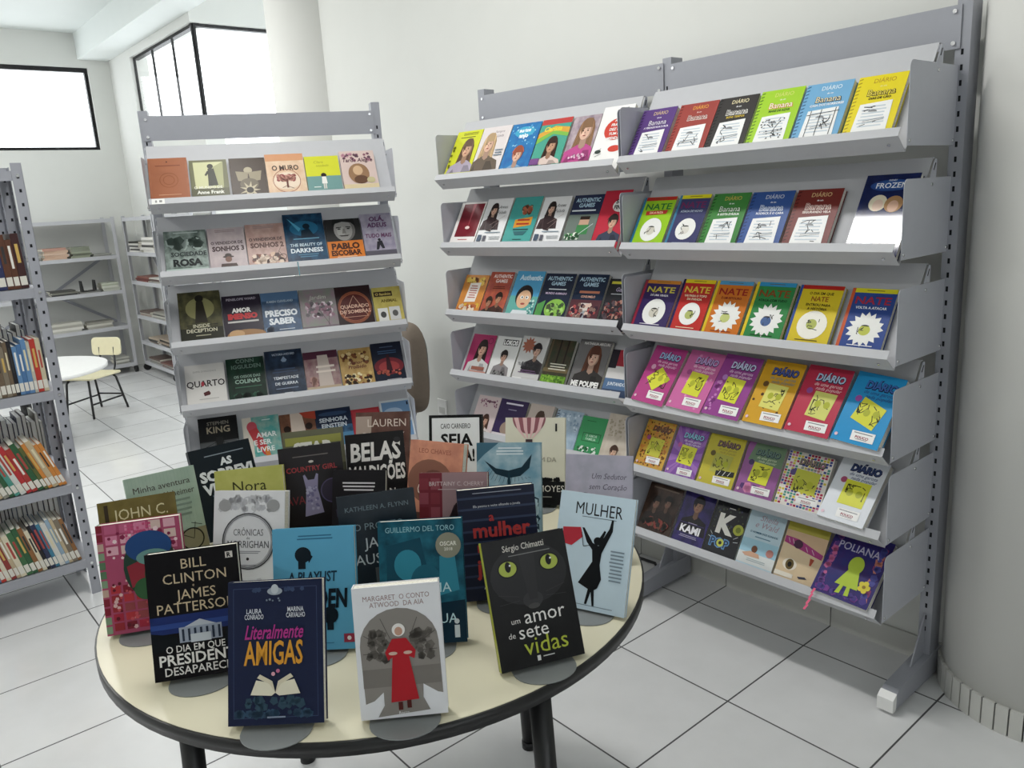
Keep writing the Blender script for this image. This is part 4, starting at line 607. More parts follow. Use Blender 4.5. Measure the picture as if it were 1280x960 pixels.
T_('clinton', 'black thriller book with White House photo, at the front left of the round table', -.531, 1.166, 10.7, 15.6, .144, .205, .026, '100e13', [('R', 0, .50, 1, .64, '1d2f6e'), ('R', 0, .56, 1, .60, '2a4690'), ('P', [(0, .62), (.25, .66), (.3, .74), (0, .78)], '0d1218'), ('P', [(1, .6), (.8, .66), (.78, .76), (1, .76)], '0d1218'), ('R', .3, .60, .76, .72, '9aa4b8'), ('P', [(.36, .6), (.53, .55), (.70, .6)], 'b8c0cc')] + [('R', .33 + .065 * k, .615, .355 + .065 * k, .71, '2a3448') for k in range(7)] + [('R', .42, .66, .64, .725, 'c4ccd6'), ('T', 'BILL', .52, .1, .08, 'cdb894', .4), ('T', 'CLINTON', .52, .21, .08, 'cdb894', .74), ('T', 'e', .5, .275, .025, 'cdb894', .1), ('T', 'JAMES', .52, .34, .08, 'cdb894', .52), ('T', 'PATTERSON', .52, .44, .08, 'cdb894', .88), ('T', 'O DIA EM QUE O', .52, .76, .055, 'e4e2de', .74, .01), ('T', 'PRESIDENTE', .52, .84, .085, 'eceae6', .9, .02), ('T', 'DESAPARECEU', .52, .93, .065, 'e4e2de', .8, .01), ('R', .87, .05, .95, .1, 'd8d4cc'), ('T', 'R', .91, .075, .035, '16141a', .06, .04)])
T_('amigas', 'navy book with orange and pink lettering, front centre of the round table', -.372, 1.026, -1.3, 21.0, .141, .205, .022, '1d2644', [('G', [(.06, .05, .94, .05), (.06, .05, .06, .95), (.94, .05, .94, .95), (.06, .95, .94, .95)], '3f4e74', .0012), ('B', .04, .04, .96, .09, 8, ['3a4a6c'], 3, .03), ('B', .04, .88, .96, .97, 16, ['33506a', '2a4258'], 4, .05), ('B', .15, .78, .85, .92, 14, ['2f4a5c'], 5, .06), ('E', .5, .075, .08, .04, '9aa4b0'), ('E', .5, .06, .04, .05, 'b8c0c8'), ('B', .4, .1, .6, .16, 5, ['7a8898'], 6, .015), ('T', 'LAURA', .28, .21, .035, 'd8dce4', .16, .01), ('T', 'CONRADO', .28, .25, .035, 'd8dce4', .2, .01), ('T', 'MARINA', .72, .205, .035, 'd8dce4', .17, .01), ('T', 'CARVALHO', .72, .245, .035, 'd8dce4', .2, .01), ('T', 'Literalmente', .49, .355, .1, 'b8308a', .62, .015, .35, 1), ('T', 'AMIGAS', .48, .50, .165, 'e39a2c', .62, .02, .05, 1), ('P', [(.5, .78), (.44, .71), (.3, .69), (.24, .79), (.46, .80)], 'e6dfc6'), ('P', [(.5, .78), (.47, .7), (.34, .65), (.31, .675), (.44, .72)], 'd9d0b4'), ('P', [(.5, .78), (.56, .71), (.7, .69), (.76, .79), (.54, .80)], 'e6dfc6'), ('P', [(.5, .78), (.53, .7), (.66, .65), (.69, .675), (.56, .72)], 'd9d0b4'), ('E', .48, .65, .02, .02, 'e0a0b0'), ('E', .53, .63, .02, .02, 'c86a90'), ('L', .4, .94, .62, .965, 1, '8a98b0')])
T_('margaret', 'white book with red-gowned figure in an arch, front of the round table', -.185, 1.031, 3.6, 11.5, .127, .194, .024, 'e6e7ec', [('T', 'MARGARET  O CONTO', .5, .085, .04, '9a7a78', .76, .0), ('T', 'ATWOOD  DA AIA', .5, .135, .04, '9a7a78', .62, .0), ('P', [(.07, .88), (.05, .46)] + [(.5 + .45 * math.cos(math.radians(a)), .44 + .27 * -math.sin(math.radians(a))) for a in range(180, -1, -15)] + [(.95, .46), (.96, .84), (.9, .83), (.74, .76), (.73, .86), (.8, .96), (.2, .985), (.28, .9), (.28, .8), (.17, .86)], '8d8782'), ('R', .06, .62, .95, .76, '7d7772'), ('B', .08, .3, .42, .6, 14, ['6d6762', '5c5752'], 3, .06), ('B', .6, .3, .93, .6, 14, ['6d6762', '5c5752'], 4, .06), ('G', [(.3, .45, .1, .36), (.3, .5, .08, .5), (.7, .45, .92, .36), (.7, .5, .93, .5), (.4, .4, .3, .24), (.62, .4, .72, .25)], '54504b', .0016), ('P', [(.42, .40), (.58, .40), (.68, .5), (.66, .56), (.60, .54), (.68, .87), (.36, .88), (.41, .54), (.36, .56), (.33, .5)], 'c0202a'), ('E', .5, .335, .075, .075, 'ece8e4'), ('E', .5, .345, .045, .05, 'c89a84'), ('E', .42, .51, .05, .02, 'd8b4a4'), ('E', .59, .51, .05, .02, 'd8b4a4'), ('R', .44, .88, .49, .94, '5a2420'), ('R', .54, .87, .59, .93, '5a2420'), ('T', 'Rocco', .5, .96, .022, 'f0f0f0', .12)])
T_('vidas', 'black book with green cat eyes, at the front right of the round table', .025, 1.144, 17.8, 21.5, .142, .204, .017, '121214-19191b', [('E', .5, .3, .46, .34, '2a2a2d'), ('E', .5, .5, .12, .09, '38383b'), ('P', [(.4, .12), (.6, .12), (.56, .5), (.46, .5)], '303033'), ('E', .5, .55, .07, .03, '4a4848'), ('E', .26, .235, .12, .1, '14140f'), ('E', .26, .235, .105, .085, 'b4c44c'), ('E', .265, .22, .035, .06, '0e0e0c'), ('E', .29, .21, .012, .012, 'ffffff'), ('E', .76, .235, .12, .1, '14140f'), ('E', .76, .235, .105, .085, 'b4c44c'), ('E', .755, .22, .035, .06, '0e0e0c'), ('E', .78, .21, .012, .012, 'ffffff'), ('T', 'Sérgio Chimatti', .48, .075, .05, 'd8d4cc', .5, .01), ('L', .22, .135, .86, .15, 1, '8a8a88'), ('G', [(.1, .42, .34, .46), (.1, .5, .34, .49), (.9, .42, .66, .46), (.9, .5, .66, .49)], '454548', .0008), ('T', 'um', .25, .635, .045, 'e0deda', .12), ('T', 'amor', .6, .615, .115, 'f0eeea', .5), ('T', 'de', .18, .74, .045, 'e0deda', .1), ('T', 'sete', .44, .725, .11, 'f0eeea', .38), ('T', 'vidas', .56, .84, .135, 'c0cc3c', .68), ('L', .5, .935, .64, .955, 1, 'd8d8d4'), ('R', .43, .925, .47, .965, 'e8e8e4')], 'a9b02c')
T_('mulher', 'pale blue book with dancing silhouette, right edge of the round table', .108, 1.309, -29.8, 21.0, .147, .207, .012, 'bfd5e3', [('T', 'MULHER', .54, .13, .11, '23262c', .62), ('L', .28, .2, .82, .215, 1, '6a7a88'), ('P', [(.08, .32), (.32, .3), (.36, .38), (.22, .47), (.1, .46)], 'c02a3a'), ('P', [(.34, .3), (.37, .3), (.5, .42), (.58, .44), (.7, .28), (.72, .2), (.745, .2), (.745, .3), (.63, .5), (.62, .6), (.66, .72), (.62, .8), (.58, .82), (.6, .96), (.575, .96), (.54, .84), (.5, .95), (.47, .95), (.5, .82), (.36, .78), (.44, .68), (.52, .58), (.5, .48), (.42, .42)], '16181c'), ('E', .565, .4, .055, .05, '16181c'), ('P', [(.56, .4), (.64, .3), (.66, .31), (.61, .42)], '16181c'), ('G', [(.34, .34, .38, .46), (.38, .46, .5, .44)], '16181c', .002), ('L', .74, .46, .93, .74, 9, '7a8e9c'), ('L', .35, .955, .85, .97, 1, '7a8e9c')])
T_('sedutor', 'lilac grey book with thin script title, behind the dancing silhouette one on the round table', .152, 1.507, -16.8, 16.7, .139, .214, .014, 'b8b4c6-a9a8b8', [('T', 'Um Sedutor', .66, .2, .055, '6a6472', .52, 0, .3), ('T', 'sem Coração', .64, .3, .055, '6a6472', .56, 0, .3), ('L', .55, .4, .92, .5, 4, '8a8492'), ('E', .3, .42, .1, .09, '5a4a50'), ('E', .3, .44, .06, .06, '8a6a68'), ('R', 0, .5, 1, 1, 'b0a8ac')])
T_('moyes', 'cream book with striped balloon, back right of the round table', .037, 1.822, -12.2, 18.8, .148, .212, .02, 'dcd8c2', [('E', .4, -.0, .28, .27, '9a5a64', 0, 180, 20)] + [('P', [(.4 + a * .26, 0), (.4 + (a + .28) * .26, 0), (.4 + (a + .28) * .2, .14), (.4 + (a + .28) * .07, .24), (.4 + a * .07, .24), (.4 + a * .2, .14)], 'e4b8b8') for a in (-.98, -.42, .14, .7)] + [('R', .345, .25, .46, .285, '4a3a3c'), ('R', .84, .07, .87, .16, '2a2a2c'), ('T', 'A SOM DA', .6, .48, .055, '9a9684', .6), ('T', 'LUZ', .5, .6, .055, '9a9684', .3), ('R', 0, .73, 1, 1, '1c1c1e'), ('B', .02, .68, .98, .74, 16, ['1c1c1e'], 5, .05), ('T', 'JOJO MOYES', .6, .81, .075, 'd8d4c8', .78), ('L', .3, .9, .8, .93, 1, '8a8a84')])
T_('seja', 'white book with black border, back of the round table', -.156, 1.889, -8.2, 16.6, .137, .214, .016, '1b1b1d', [('R', .055, .035, .945, .965, 'e2e4e6'), ('T', 'CAIO CARNEIRO', .5, .13, .06, '3a3a3c', .56, .01), ('T', 'SEJA', .52, .29, .14, '1c1c1e', .6, .03, 0, 1), ('T', 'FODA!', .52, .47, .14, '1c1c1e', .66, .03, 0, 1), ('T', 'JÁ!', .52, .65, .12, '1c1c1e', .5, .03)])
T_('garota', 'misty blue book with closed eye, back right of the round table', -.026, 1.62, -9.6, 17, .143, .215, .02, '6f9fb4-a4c0cc', [('P', [(0, 0), (.35, 0), (.12, .12), (0, .2)], '3f6a80'), ('L', .3, .05, .74, .14, 3, 'dfeaf0'), ('P', [(.12, .18), (.3, .26), (.5, .285), (.7, .25), (.86, .12), (.82, .26), (.68, .34), (.5, .36), (.3, .32)], '1d3644'), ('G', [(.2 + .05 * k, .27 + .01 * min(k, 8), .17 + .05 * k + .012 * (k - 6), .36 + .03 * (6 - abs(k - 6)) / 3) for k in range(13)], '16303e', .0012), ('P', [(.49, .3), (.52, .3), (.53, .44), (.48, .44)], '1f3e4c'), ('T', 'A', .5, .47, .05, '1d2f3a', .1, .02), ('T', 'GAROTA', .5, .6, .11, '24404e', .84, .02), ('B', .8, .5, .99, .98, 10, ['24404e', 'b8d4de'], 4, .08), ('L', .2, .72, .8, .8, 2, '3a5a68')])
T_('janela', 'navy striped thriller book with red title, right of centre on the round table', -.038, 1.365, 5.7, 14.3, .146, .207, .03, '1a2038', [('R', 0, .07 + .1 * k, 1, .09 + .1 * k, '34405e') for k in range(9)] + [('L', .15, .035, .88, .05, 1, 'a8b0c0'), ('T', 'Ela passou a noite olhando a janela', .5, .155, .022, 'dfe2e8', .78), ('T', 'a', .42, .255, .08, 'c03a3a', .15, .02), ('T', 'mulher', .54, .37, .13, 'c03a3a', .84, .03), ('T', 'na', .3, .52, .1, 'c03a3a', .3, .02), ('T', 'janela', .5, .7, .14, 'c03a3a', .84, .03), ('T', 'A. J. FINN', .5, .87, .06, 'e4e4e4', .6, .01)])
T_('guill', 'dark teal book with round grey seal, centre front of the round table', -.173, 1.222, -.5, 16.7, .144, .208, .026, '0f3f52-1c6c84', [('T', 'GUILLERMO DEL TORO', .5, .07, .045, '8fc4d0', .82), ('P', [(.1, .2), (.5, .14), (.6, .5), (.3, .7), (.08, .6)], '124a60'), ('E', .34, .36, .16, .18, '2a8aa4'), ('E', .55, .5, .18, .2, '1a6078'), ('P', [(.72, .3), (.9, .28), (.94, .58), (.7, .62)], '2a86a0'), ('P', [(0, .72), (1, .66), (1, 1), (0, 1)], '0c2c3e'), ('E', .83, .215, .15, .15, '8d8c7a'), ('T', 'OSCAR', .83, .2, .035, 'e8e6da', .2, .02), ('T', '2018', .83, .245, .025, 'e8e6da', .12, .01), ('T', 'A FORMA', .5, .55, .08, 'b8dce4', .7), ('T', 'DA ÁGUA', .55, .8, .08, 'b8dce4', .74), ('R', .86, .86, .92, .96, 'c8d4d8'), ('E', .89, .83, .03, .03, 'c8d4d8')])
T_('kath', 'dark slate book with spaced capitals, centre of the round table', -.255, 1.357, 12.4, 16, .144, .215, .02, '1d2731-242f3a', [('T', 'KATHLEEN A. FLYNN', .5, .12, .042, '6d7f88', .82), ('T', 'O PROJETO', .5, .28, .06, '7f929a', .64), ('T', 'JANE', .5, .42, .09, 'c4ccd0', .6), ('T', 'AUSTEN', .5, .56, .09, 'c4ccd0', .86), ('R', .4, .64, 1, 1, '55585a')])
T_('playlist', 'bright blue book with black head silhouette, left of centre on the round table', -.358, 1.225, -1, 17.9, .141, .206, .018, '57a9d2', [('L', .26, .06, .78, .11, 2, '2f6f98'), ('E', .37, .22, .1, .095, '16222c'), ('P', [(.42, .2), (.49, .235), (.44, .29)], '16222c'), ('R', .31, .27, .4, .335, '16222c'), ('T', 'A PLAYLIST', .48, .4, .085, '1f3a4c', .6, .02, .1), ('T', 'DE', .5, .455, .03, '1f3a4c', .08), ('T', 'HAYDEN', .52, .58, .15, '16222c', .76, .04, .1), ('E', .68, .72, .1, .1, '16222c'), ('R', .64, .76, .72, .84, '16222c'), ('R', .84, .875, .97, .945, 'a0344a'), ('E', .905, .91, .025, .025, 'e8dfe0'), ('L', .3, .94, .75, .955, 1, '2f6f98')])
T_('cron', 'white book with round beaded emblem, left part of the round table', -.53, 1.399, -9.3, 18.4, .146, .216, .022, 'dcdce0', [('B', .05, .02, .95, .2, 30, ['c4c4c8', 'b8b8be'], 3, .05), ('B', .05, .75, .95, .98, 30, ['c4c4c8', 'b8b8be'], 5, .05), ('E', .16, .13, .09, .08, '9a9a9c'), ('E', .84, .13, .09, .08, '9a9a9c'), ('O', .5, .13, .12, .015, 'c0c0c6'), ('O', .5, .445, .37, .018, '4c4c50'), ('O', .5, .445, .345, .012, '8a8a90'), ('E', .5, .445, .32, .32, 'd3d3d8'), ('T', 'CRÔNICAS', .5, .365, .06, '5a5a60', .42), ('T', 'de', .5, .415, .025, '5a5a60', .08), ('T', 'MORRIGHAN', .5, .47, .065, '4a4a50', .58), ('L', .32, .53, .68, .56, 2, '8a8a90'), ('E', .5, .6, .02, .02, '2a2a2c'), ('L', .38, .65, .62, .67, 1, '9a9aa0')])
T_('nora', 'yellow-green book behind the beaded emblem one on the round table', -.554, 1.543, 9, 16.5, .138, .214, .03, 'b9ba5a-c4c468', [('T', 'Nora', .5, .17, .11, '3a3c22', .6), ('L', .2, .4, .8, .5, 3, '7f8040')])
T_('sobre', 'black book with heavy white title, back left of the round table', -.653, 1.752, 37.9, 20, .144, .215, .018, '1b232b', [('L', .2, .09, .9, .115, 1, '8a96a0'), ('T', 'AS', .55, .18, .08, 'e4e8ea', .2, .05), ('T', 'SOBREVI', .52, .31, .11, 'e4e8ea', .86, .05), ('T', 'VENTES', .5, .45, .11, 'e4e8ea', .82, .05), ('P', [(.3, .9), (.42, .6), (.6, .6), (.7, .98), (.25, .98)], '39485a'), ('L', .2, .52, .8, .56, 1, '5a6a78')])
T_('country', 'black book with lilac dress and red title, centre back of the round table', -.455, 1.69, 14.2, 15.8, .14, .214, .024, '1b1517', [('L', .18, .1, .82, .125, 1, '6a6260'), ('E', .5, .17, .04, .02, 'c8c0b8'), ('T', 'COUNTRY GIRL', .5, .24, .055, 'a02c30', .8, .02), ('P', [(.38, .3), (.42, .36), (.52, .36), (.56, .3), (.59, .31), (.56, .46), (.62, .72), (.32, .74), (.38, .46), (.35, .31)], '8a84a8'), ('B', .36, .4, .58, .7, 14, ['6a6490', 'a8a4c4'], 4, .03), ('E', .8, .5, .2, .18, '2c2438'), ('T', 'AVA', .2, .56, .09, '7a2428', .3), ('T', 'g', .84, .64, .14, 'd4d42a', .2, .06), ('O', .8, .5, .2, .02, '4a4064')])
T_('star', 'olive book with thick white capitals, back of the round table', -.479, 1.815, 11.7, 15.9, .144, .215, .028, '6a6a50', [('R', .04, .07, .96, .16, '9a9a44'), ('T', 'STAR', .5, .20, .13, 'e6e4da', .8, .06), ('R', 0, .4, 1, 1, '4a4a3a')])
T_('lauren', 'brown book with thin pale capitals, back of the round table', -.35, 1.96, -6.3, 17.6, .143, .215, .014, '5a3c36-6d4c44', [('P', [(0, .05), (.3, .05), (.26, .6), (0, .6)], 'a89488'), ('T', 'LAUREN', .58, .13, .095, 'd8c8bc', .72), ('T', 'BLAKELY', .52, .29, .095, 'd8c8bc', .86), ('F', .5, .62, .6, '9a6c58', '3a241e', '4a302a')])
T_('belas', 'black book with large jagged white letters, behind centre of the round table', -.325, 1.76, 7.6, 16.7, .137, .213, .03, '191618', [('T', 'BELAS', .5, .2, .2, 'e8e6e2', .86, .03, .08, 1), ('T', 'MALDIÇÕES', .5, .44, .17, 'e8e6e2', .96, .03, .08, 1), ('E', .88, .1, .06, .05, '2c2a2c'), ('T', 'GAIMAN', .5, .66, .07, 'd8d4d0', .6, .02), ('T', 'PRATCHETT', .5, .79, .07, 'd8d4d0', .74, .02)])
T_('leo', 'salmon book with soft portrait, middle of the round table', -.203, 1.664, -26.8, 16.4, .139, .214, .022, 'c07a62-d88f70', [('T', 'LEO CHAVES', .48, .1, .05, '9a5444', .7), ('E', .42, .42, .42, .36, '8a5a4a'), ('E', .5, .5, .3, .32, '6f463c'), ('T', 'no', .4, .37, .06, 'f0dcd0', .16), ('T', 'COLO', .42, .5, .12, 'f0dcd0', .44), ('R', 0, .75, 1, 1, '5a3a34')])
T_('brit', 'maroon book with dark-haired portrait, middle of the round table', -.136, 1.444, -7.9, 16.8, .137, .213, .024, '8a5a5c', [('R', 0, 0, .34, 1, '7d2c38'), ('R', .34, .0, 1, 1, 'a08084'), ('K', 0, .05, .34, .98, 2, 7, ['8a3440', '75262f', '934450'], 3), ('T', 'BRITTAINY C. CHERRY', .55, .1, .04, 'd8c4c4', .8), ('L', .2, .15, .9, .165, 1, 'c8b0b0'), ('F', .68, .46, .75, 'c89a8c', '2c2024', '9a7a80')])
T_('small', 'slim black book with fine print, tucked at the middle of the round table', -.345, 1.551, -10.9, 17.5, .118, .198, .014, '1c1a1f', [('L', .15, .13, .85, .24, 3, 'd0ccd0'), ('B', .05, .3, .95, .7, 12, ['2c2834', '353044'], 4, .12)])
# ------------------------------------------------------------------ near bookcase on the left: perforated steel posts, books shelved spine out, two rows back to back
RN = TR(W(-1.80, -1.775), YAW + math.pi / 2)
bc = empty('bookcase', 'grey perforated steel bookcase full of shelved books at the left edge', 'bookcase', RN)
LV = [.155, .48, .865, 1.262, 1.69]; BW = .98
for xr in (0, -BW + .04):
    for y, s in ((0, 1), (.285, -1), (.56, -1)):
        m = MB(); m.box(xr - .036, xr, y, y + .002, 0, 1.715, M_STEEL2); m.box(xr - .002, xr, y if s > 0 else y - .034, y + .036 if s > 0 else y + .002, 0, 1.715, M_STEEL2)
        z = .06
        while z < 1.69:
            m.box(xr - .021, xr - .013, y - .0005, y + .0025, z, z + .012, M_SLOT); yy = y + .016 if s > 0 else y - .022
            m.box(xr - .0025, xr + .0005, yy, yy + .008, z, z + .012, M_SLOT); z += .05
        m.build('post', bc)
for k, z in enumerate(LV):
    m = MB(); m.box(-BW + .045, -.003, .004, .558, z - .004, z - .0025, M_STEEL2); m.box(-BW + .045, -.003, .0025, .004, z - .038, z - .0025, M_STEEL2); m.box(-BW + .045, -.003, .556, .5575, z - .038, z - .0025, M_STEEL2)
    for x in (-.018,): m.tube([(x, -.004, z - .02), (x, .0025, z - .02)], .006, M_BOLT, 8)
    m.build('shelf', bc)
NAMES = {'6b1f22': 'red', '2a2f55': 'navy', '5a3626': 'brown', '3a1d1e': 'dark maroon', 'c8bda0': 'cream', 'b5382f': 'red', 'b9b4a6': 'grey', '5f86b0': 'blue', '486f9c': 'steel blue', '1d1b20': 'black', '6a5a48': 'brown', '7d7262': 'taupe', 'b02f33': 'red', 'd9b08a': 'peach', 'c9823c': 'orange', '5c6234': 'olive green', '2f5a3a': 'dark green', 'a53832': 'brick red', 'cfcfca': 'pale grey', '4d9084': 'teal', '8e8c80': 'stone grey', 'bba98a': 'beige', '5d6c84': 'slate blue', '2c3350': 'dark blue', '8a5f38': 'tan', 'd6cdb4': 'ivory', '8fa6b8': 'pale blue', '3f7a94': 'sea blue', '3f6a44': 'leaf green', '8c3a34': 'rust red', '9a9a5a': 'moss green', 'e0ddd2': 'white'}
SH = ['bottom', 'third', 'second', 'top']
def spine_book(P, x, y, ang, t, h, d, colr, label, group, flip=False):
    """book shelved upright: spine at local y=0 (or pages towards the viewer when flip)"""
    a = math.radians(ang); M = P @ Matrix.Translation((x, y, 0)) @ Matrix.Rotation(-a, 4, 'Y')
    r = empty('book', label, 'book', M, group); c = mat(colr, .5, 0, .4, .1, 30); m = MB(); e = .0013; ys, yb = (0, e) if not flip else (d - e, d)
    m.box(0, e, 0, d, 0, h, c); m.box(t - e, t, 0, d, 0, h, c); m.box(e, t - e, ys, yb, 0, h, c)
    if not flip:
        m.box(t * .08, t * .92, -.0004, 0, .012, .045, mat('d9d6cc', .6)); q = random.Random(int(x * 1e4)); z1 = h * q.uniform(.78, .9)
        m.box(t * .3, t * .7, -.0003, 0, h * q.uniform(.4, .5), z1, mat(q.choice(['d8cfae', 'c9a85a', 'e4e2da', '2a2a2c', 'a8443c']), .5))
    m.build('cover', r); MB().box(e, t - e, .004 if flip else e, d - .004 if not flip else d - e, .003, h - (.0015 if flip else .003), M_PAGE_LIT if flip else M_PAGE).build('page_block', r)
ROWS = {3: (2, .195, ['3a1d1e', '5a3626', '5a3626', '2a2f55', '6b1f22', '5a3626', '2a2f55', 'b9b4a6', '6b1f22', '1d1b20'], .022),
        2: (1, .20, ['c8bda0', 'b5382f', 'b9b4a6', '5f86b0', '486f9c', '5f86b0', '1d1b20', '6a5a48', '7d7262', '6a5a48', 'b9b4a6', '7d7262', 'cfcfca', 'b02f33', 'b5382f', 'd9b08a', 'c8bda0', '2c3350'], .0145),
        1: (19, .205, ['c9823c', 'c9823c', 'bba98a', 'c9823c', '5c6234', '2f5a3a', 'a53832', 'b02f33', 'cfcfca', '4d9084', '2f5a3a', '8e8c80', 'bba98a', 'cfcfca', '5d6c84', '2c3350', '5d6c84', '8e8c80', '6a5a48', 'bba98a'], .0155),
        0: (13, .195, ['8a5f38', '7d7262', 'bba98a', '8fa6b8', 'cfcfca', '3f7a94', '2c3350', '1d1b20', 'd6cdb4', '8a5f38', '2f5a3a', '3f6a44', 'd6cdb4', 'bba98a', '8c3a34', 'd6cdb4', 'b5382f', '5f86b0', '3f7a94', '9a9a5a', 'c8bda0', '3f6a44'], .0155)}
for lv, (ang, hh, cols, tt) in ROWS.items():
    x = -.045; P = RN @ Matrix.Translation((0, 0, LV[lv])); r = random.Random(lv + 3); seen = {}
    for k, cl in enumerate(cols):
        t = tt * r.uniform(.75, 1.3); h = hh * r.uniform(.93, 1.06); d = .15 * r.uniform(.92, 1.05); x -= t / math.cos(math.radians(ang)) + .0008
        nm = NAMES[cl]; seen[nm] = seen.get(nm, 0) + 1; o = ['', 'second ', 'third ', 'fourth ', 'fifth '][seen[nm] - 1]
        spine_book(P, x, .012, ang, t, h, d, cl, f'{o}{nm} spine from the right on the {SH[lv]} shelf of the left bookcase', f'shelved books on the {SH[lv]} shelf of the left bookcase')
for lv, n, hh in ((2, 14, .235), (1, 18, .235), (0, 18, .235)):          # the row facing the other side shows its page edges
    x = -.045; P = RN @ Matrix.Translation((0, 0, LV[lv])); r = random.Random(lv + 30)
    for k in range(n):
        t = .016 * r.uniform(.7, 1.3); h = hh * r.uniform(.86, 1.05); d = .16 * r.uniform(.92, 1.05); x -= t + .0009
        cl = r.choice(['3a1d1e', '2c3350', '5d6c84', '6a5a48', '1d1b20', '8e8c80'])
        spine_book(P, x, .32, 0, t, h, d, cl, f'book seen from its page edges in the rear row, {SH[lv]} shelf of the left bookcase', f'rear row books on the {SH[lv]} shelf of the left bookcase', True)

# ------------------------------------------------------------------ low steel shelving at the far end, with flat piles of magazines
def far_unit(P, wdt, dep, levels, label):
    r = empty('shelving_unit', label, 'shelving', P); t = .034; zt = levels[-1]
    for x in (0, wdt - t):
        for y in (0, dep - t):
            m = MB(); m.box(x, x + t, y, y + .003, .085, zt + .015, M_STEELW); sx = x if x == 0 else x + t - .003; m.box(sx, sx + .003, y, y + t, .085, zt + .015, M_STEELW); m.build('post', r)
            m = MB(); m.tube([(x + t / 2, y + t / 2, .085), (x + t / 2, y + t / 2, .06)], .012, M_DARK, 8); m.tube([(x + t / 2 - .013, y + t / 2, .036), (x + t / 2 + .013, y + t / 2, .036)], .036, M_DARK, 14); m.build('caster', r)
    for z in levels:
        z = max(z, .1); m = MB(); m.box(.004, wdt - .004, .004, dep - .004, z - .003, z, M_STEELW); m.box(.004, wdt - .004, .0005, .003, z - .035, z, M_STEELW); m.build('shelf', r)
    m = MB()
    for za, zb in ((levels[1], levels[-2]), (levels[-2], levels[1])):
        a, b = Vector((.02, dep - .003, za)), Vector((wdt - .02, dep - .003, zb)); d = (b - a).normalized(); n = Vector((-d.z, 0, d.x)) * .014
        m.add([a + n, b + n, b - n, a - n], [(0, 1, 2, 3)], M_STEEL2)
    m.build('cross_brace', r); return r
LA = [.10, .48, .83, 1.17, 1.52]; LB = [.10, .31, .57, .91, 1.19, 1.52]
RA = TR(W(-6.85, -.2), YAW + math.pi / 2) @ Matrix.Translation((-1.15, 0, 0)); RB = TR(W(-6.87, -.13), YAW); RB2 = TR(W(-5.90, -.13), YAW)
far_unit(RA, 1.15, .40, LA, 'low grey steel shelving on casters under the far window'); far_unit(RB, .95, .22, LB, 'low pale shelving on casters along the side wall, next to the corner'); far_unit(RB2, .95, .22, LB, 'low pale shelving on casters along the side wall, half behind the display rack')
def pile(P, x0, x1, y, z, cols, th, label, group, dep=.2):
    for k, cl in enumerate(cols):
        q = random.Random(int(x0 * 1000) + k * 17 + int(z * 10)); t = th * q.uniform(.75, 1.25); j = q.uniform(-.012, .012); w = x1 - x0
        m = MB(); c = mat(cl, .5, 0, .4, .06, 20); e = min(.0012, t * .2); d = dep * q.uniform(.9, 1)
        M = P @ Matrix.Translation(((x0 + x1) / 2 + j, y + j * .5 + .006, z + .0003)) @ Matrix.Rotation(q.uniform(-.05, .05), 4, 'Z')
        m.box(-w / 2, w / 2, 0, d, 0, e, c); m.box(-w / 2, w / 2, 0, d, t - e, t, c); m.box(-w / 2, w / 2, 0, e, e, t - e, c)
        nm = ORDN[min(k, 8)]
        r = empty('magazine', f'{nm} item of the {label}', 'magazine', M, group); m.build('cover', r); MB().box(-w / 2 + .002, w / 2 - .002, e, d - .002, e, t - e, M_PAGE).build('page_block', r); z += t + .0004
ORDN = ['lowest', 'second', 'third', 'fourth', 'fifth', 'sixth', 'seventh', 'eighth', 'ninth']
mg = 'magazines on the far shelving'; gr = ['b9b8b0', '8f9088', 'd8d6ce', 'a8a69c', '6f7068']
pile(RA, .50, .70, .02, LA[3], ['c8aa94', 'c8aa94', 'd0b4a0', 'c8aa94', 'b98f80'], .022, 'pinkish pile on the upper far shelf', mg)
pile(RA, .735, .90, .02, LA[3], ['8f9480', '6f7464', '9aa08c', '8a8f80', '7f8474'], .02, 'grey-green pile on the upper far shelf', mg)
pile(RA, .92, 1.08, .02, LA[3], ['8a8a84', '9a9a94'], .010, 'thin pile near the corner of the upper far shelf', mg)
pile(RA, .40, .48, .02, LA[3], ['7a7a74', '9a9a92'], .016, 'small pile beside the pinkish pile on the upper far shelf', mg)
pile(RA, .50, .72, .02, LA[2], ['3a3a38', '8a8a80', '4a4a46'], .014, 'dark flat pile on the middle far shelf', mg)
pile(RA, .74, .92, .02, LA[2], ['8a8a86'], .016, 'single flat stack under the black bookends on the middle far shelf', mg)
pile(RA, .95, 1.10, .02, LA[2], ['c9cbc0', 'b9bcae', 'd0d2c6', 'aab09c', 'c4c8b8'], .016, 'tall pale pile at the corner of the middle far shelf', mg)
pile(RA, .44, .72, .02, LA[1], ['b9b8b0', 'd8d6ce', 'a8a69c', 'c8c6bc'], .02, 'wide white pile on the lower far shelf', mg)
pile(RA, .76, .99, .02, LA[1], ['a8a69c', 'c8c6bc', '8f8d84'], .018, 'wide grey pile on the lower far shelf', mg)
pile(RA, .96, 1.09, .02, LA[0], ['9a9a92', 'c8c8c0', '8a8a82', 'b0b0a8'], .016, 'pile at the corner of the bottom far shelf', mg)
pile(RB, .06, .40, .012, LB[4], ['d8d6d0', '2f2f2f', 'd8d6d0', '3a3a3a', 'c8c6c0', '34342f'], .017, 'black and white pile on the upper side shelf', mg, .17)
pile(RB, .46, .82, .012, LB[4], ['d8d6d0', 'c8c6c0', '4a4a48', 'd8d6d0', '9a9a92', 'e0ded8'], .019, 'white pile near the display rack on the upper side shelf', mg, .17)
pile(RB, .10, .52, .012, LB[3], ['7a4a44', '6a3a38', '8a5a50'], .014, 'reddish pile on the second side shelf', mg, .17)
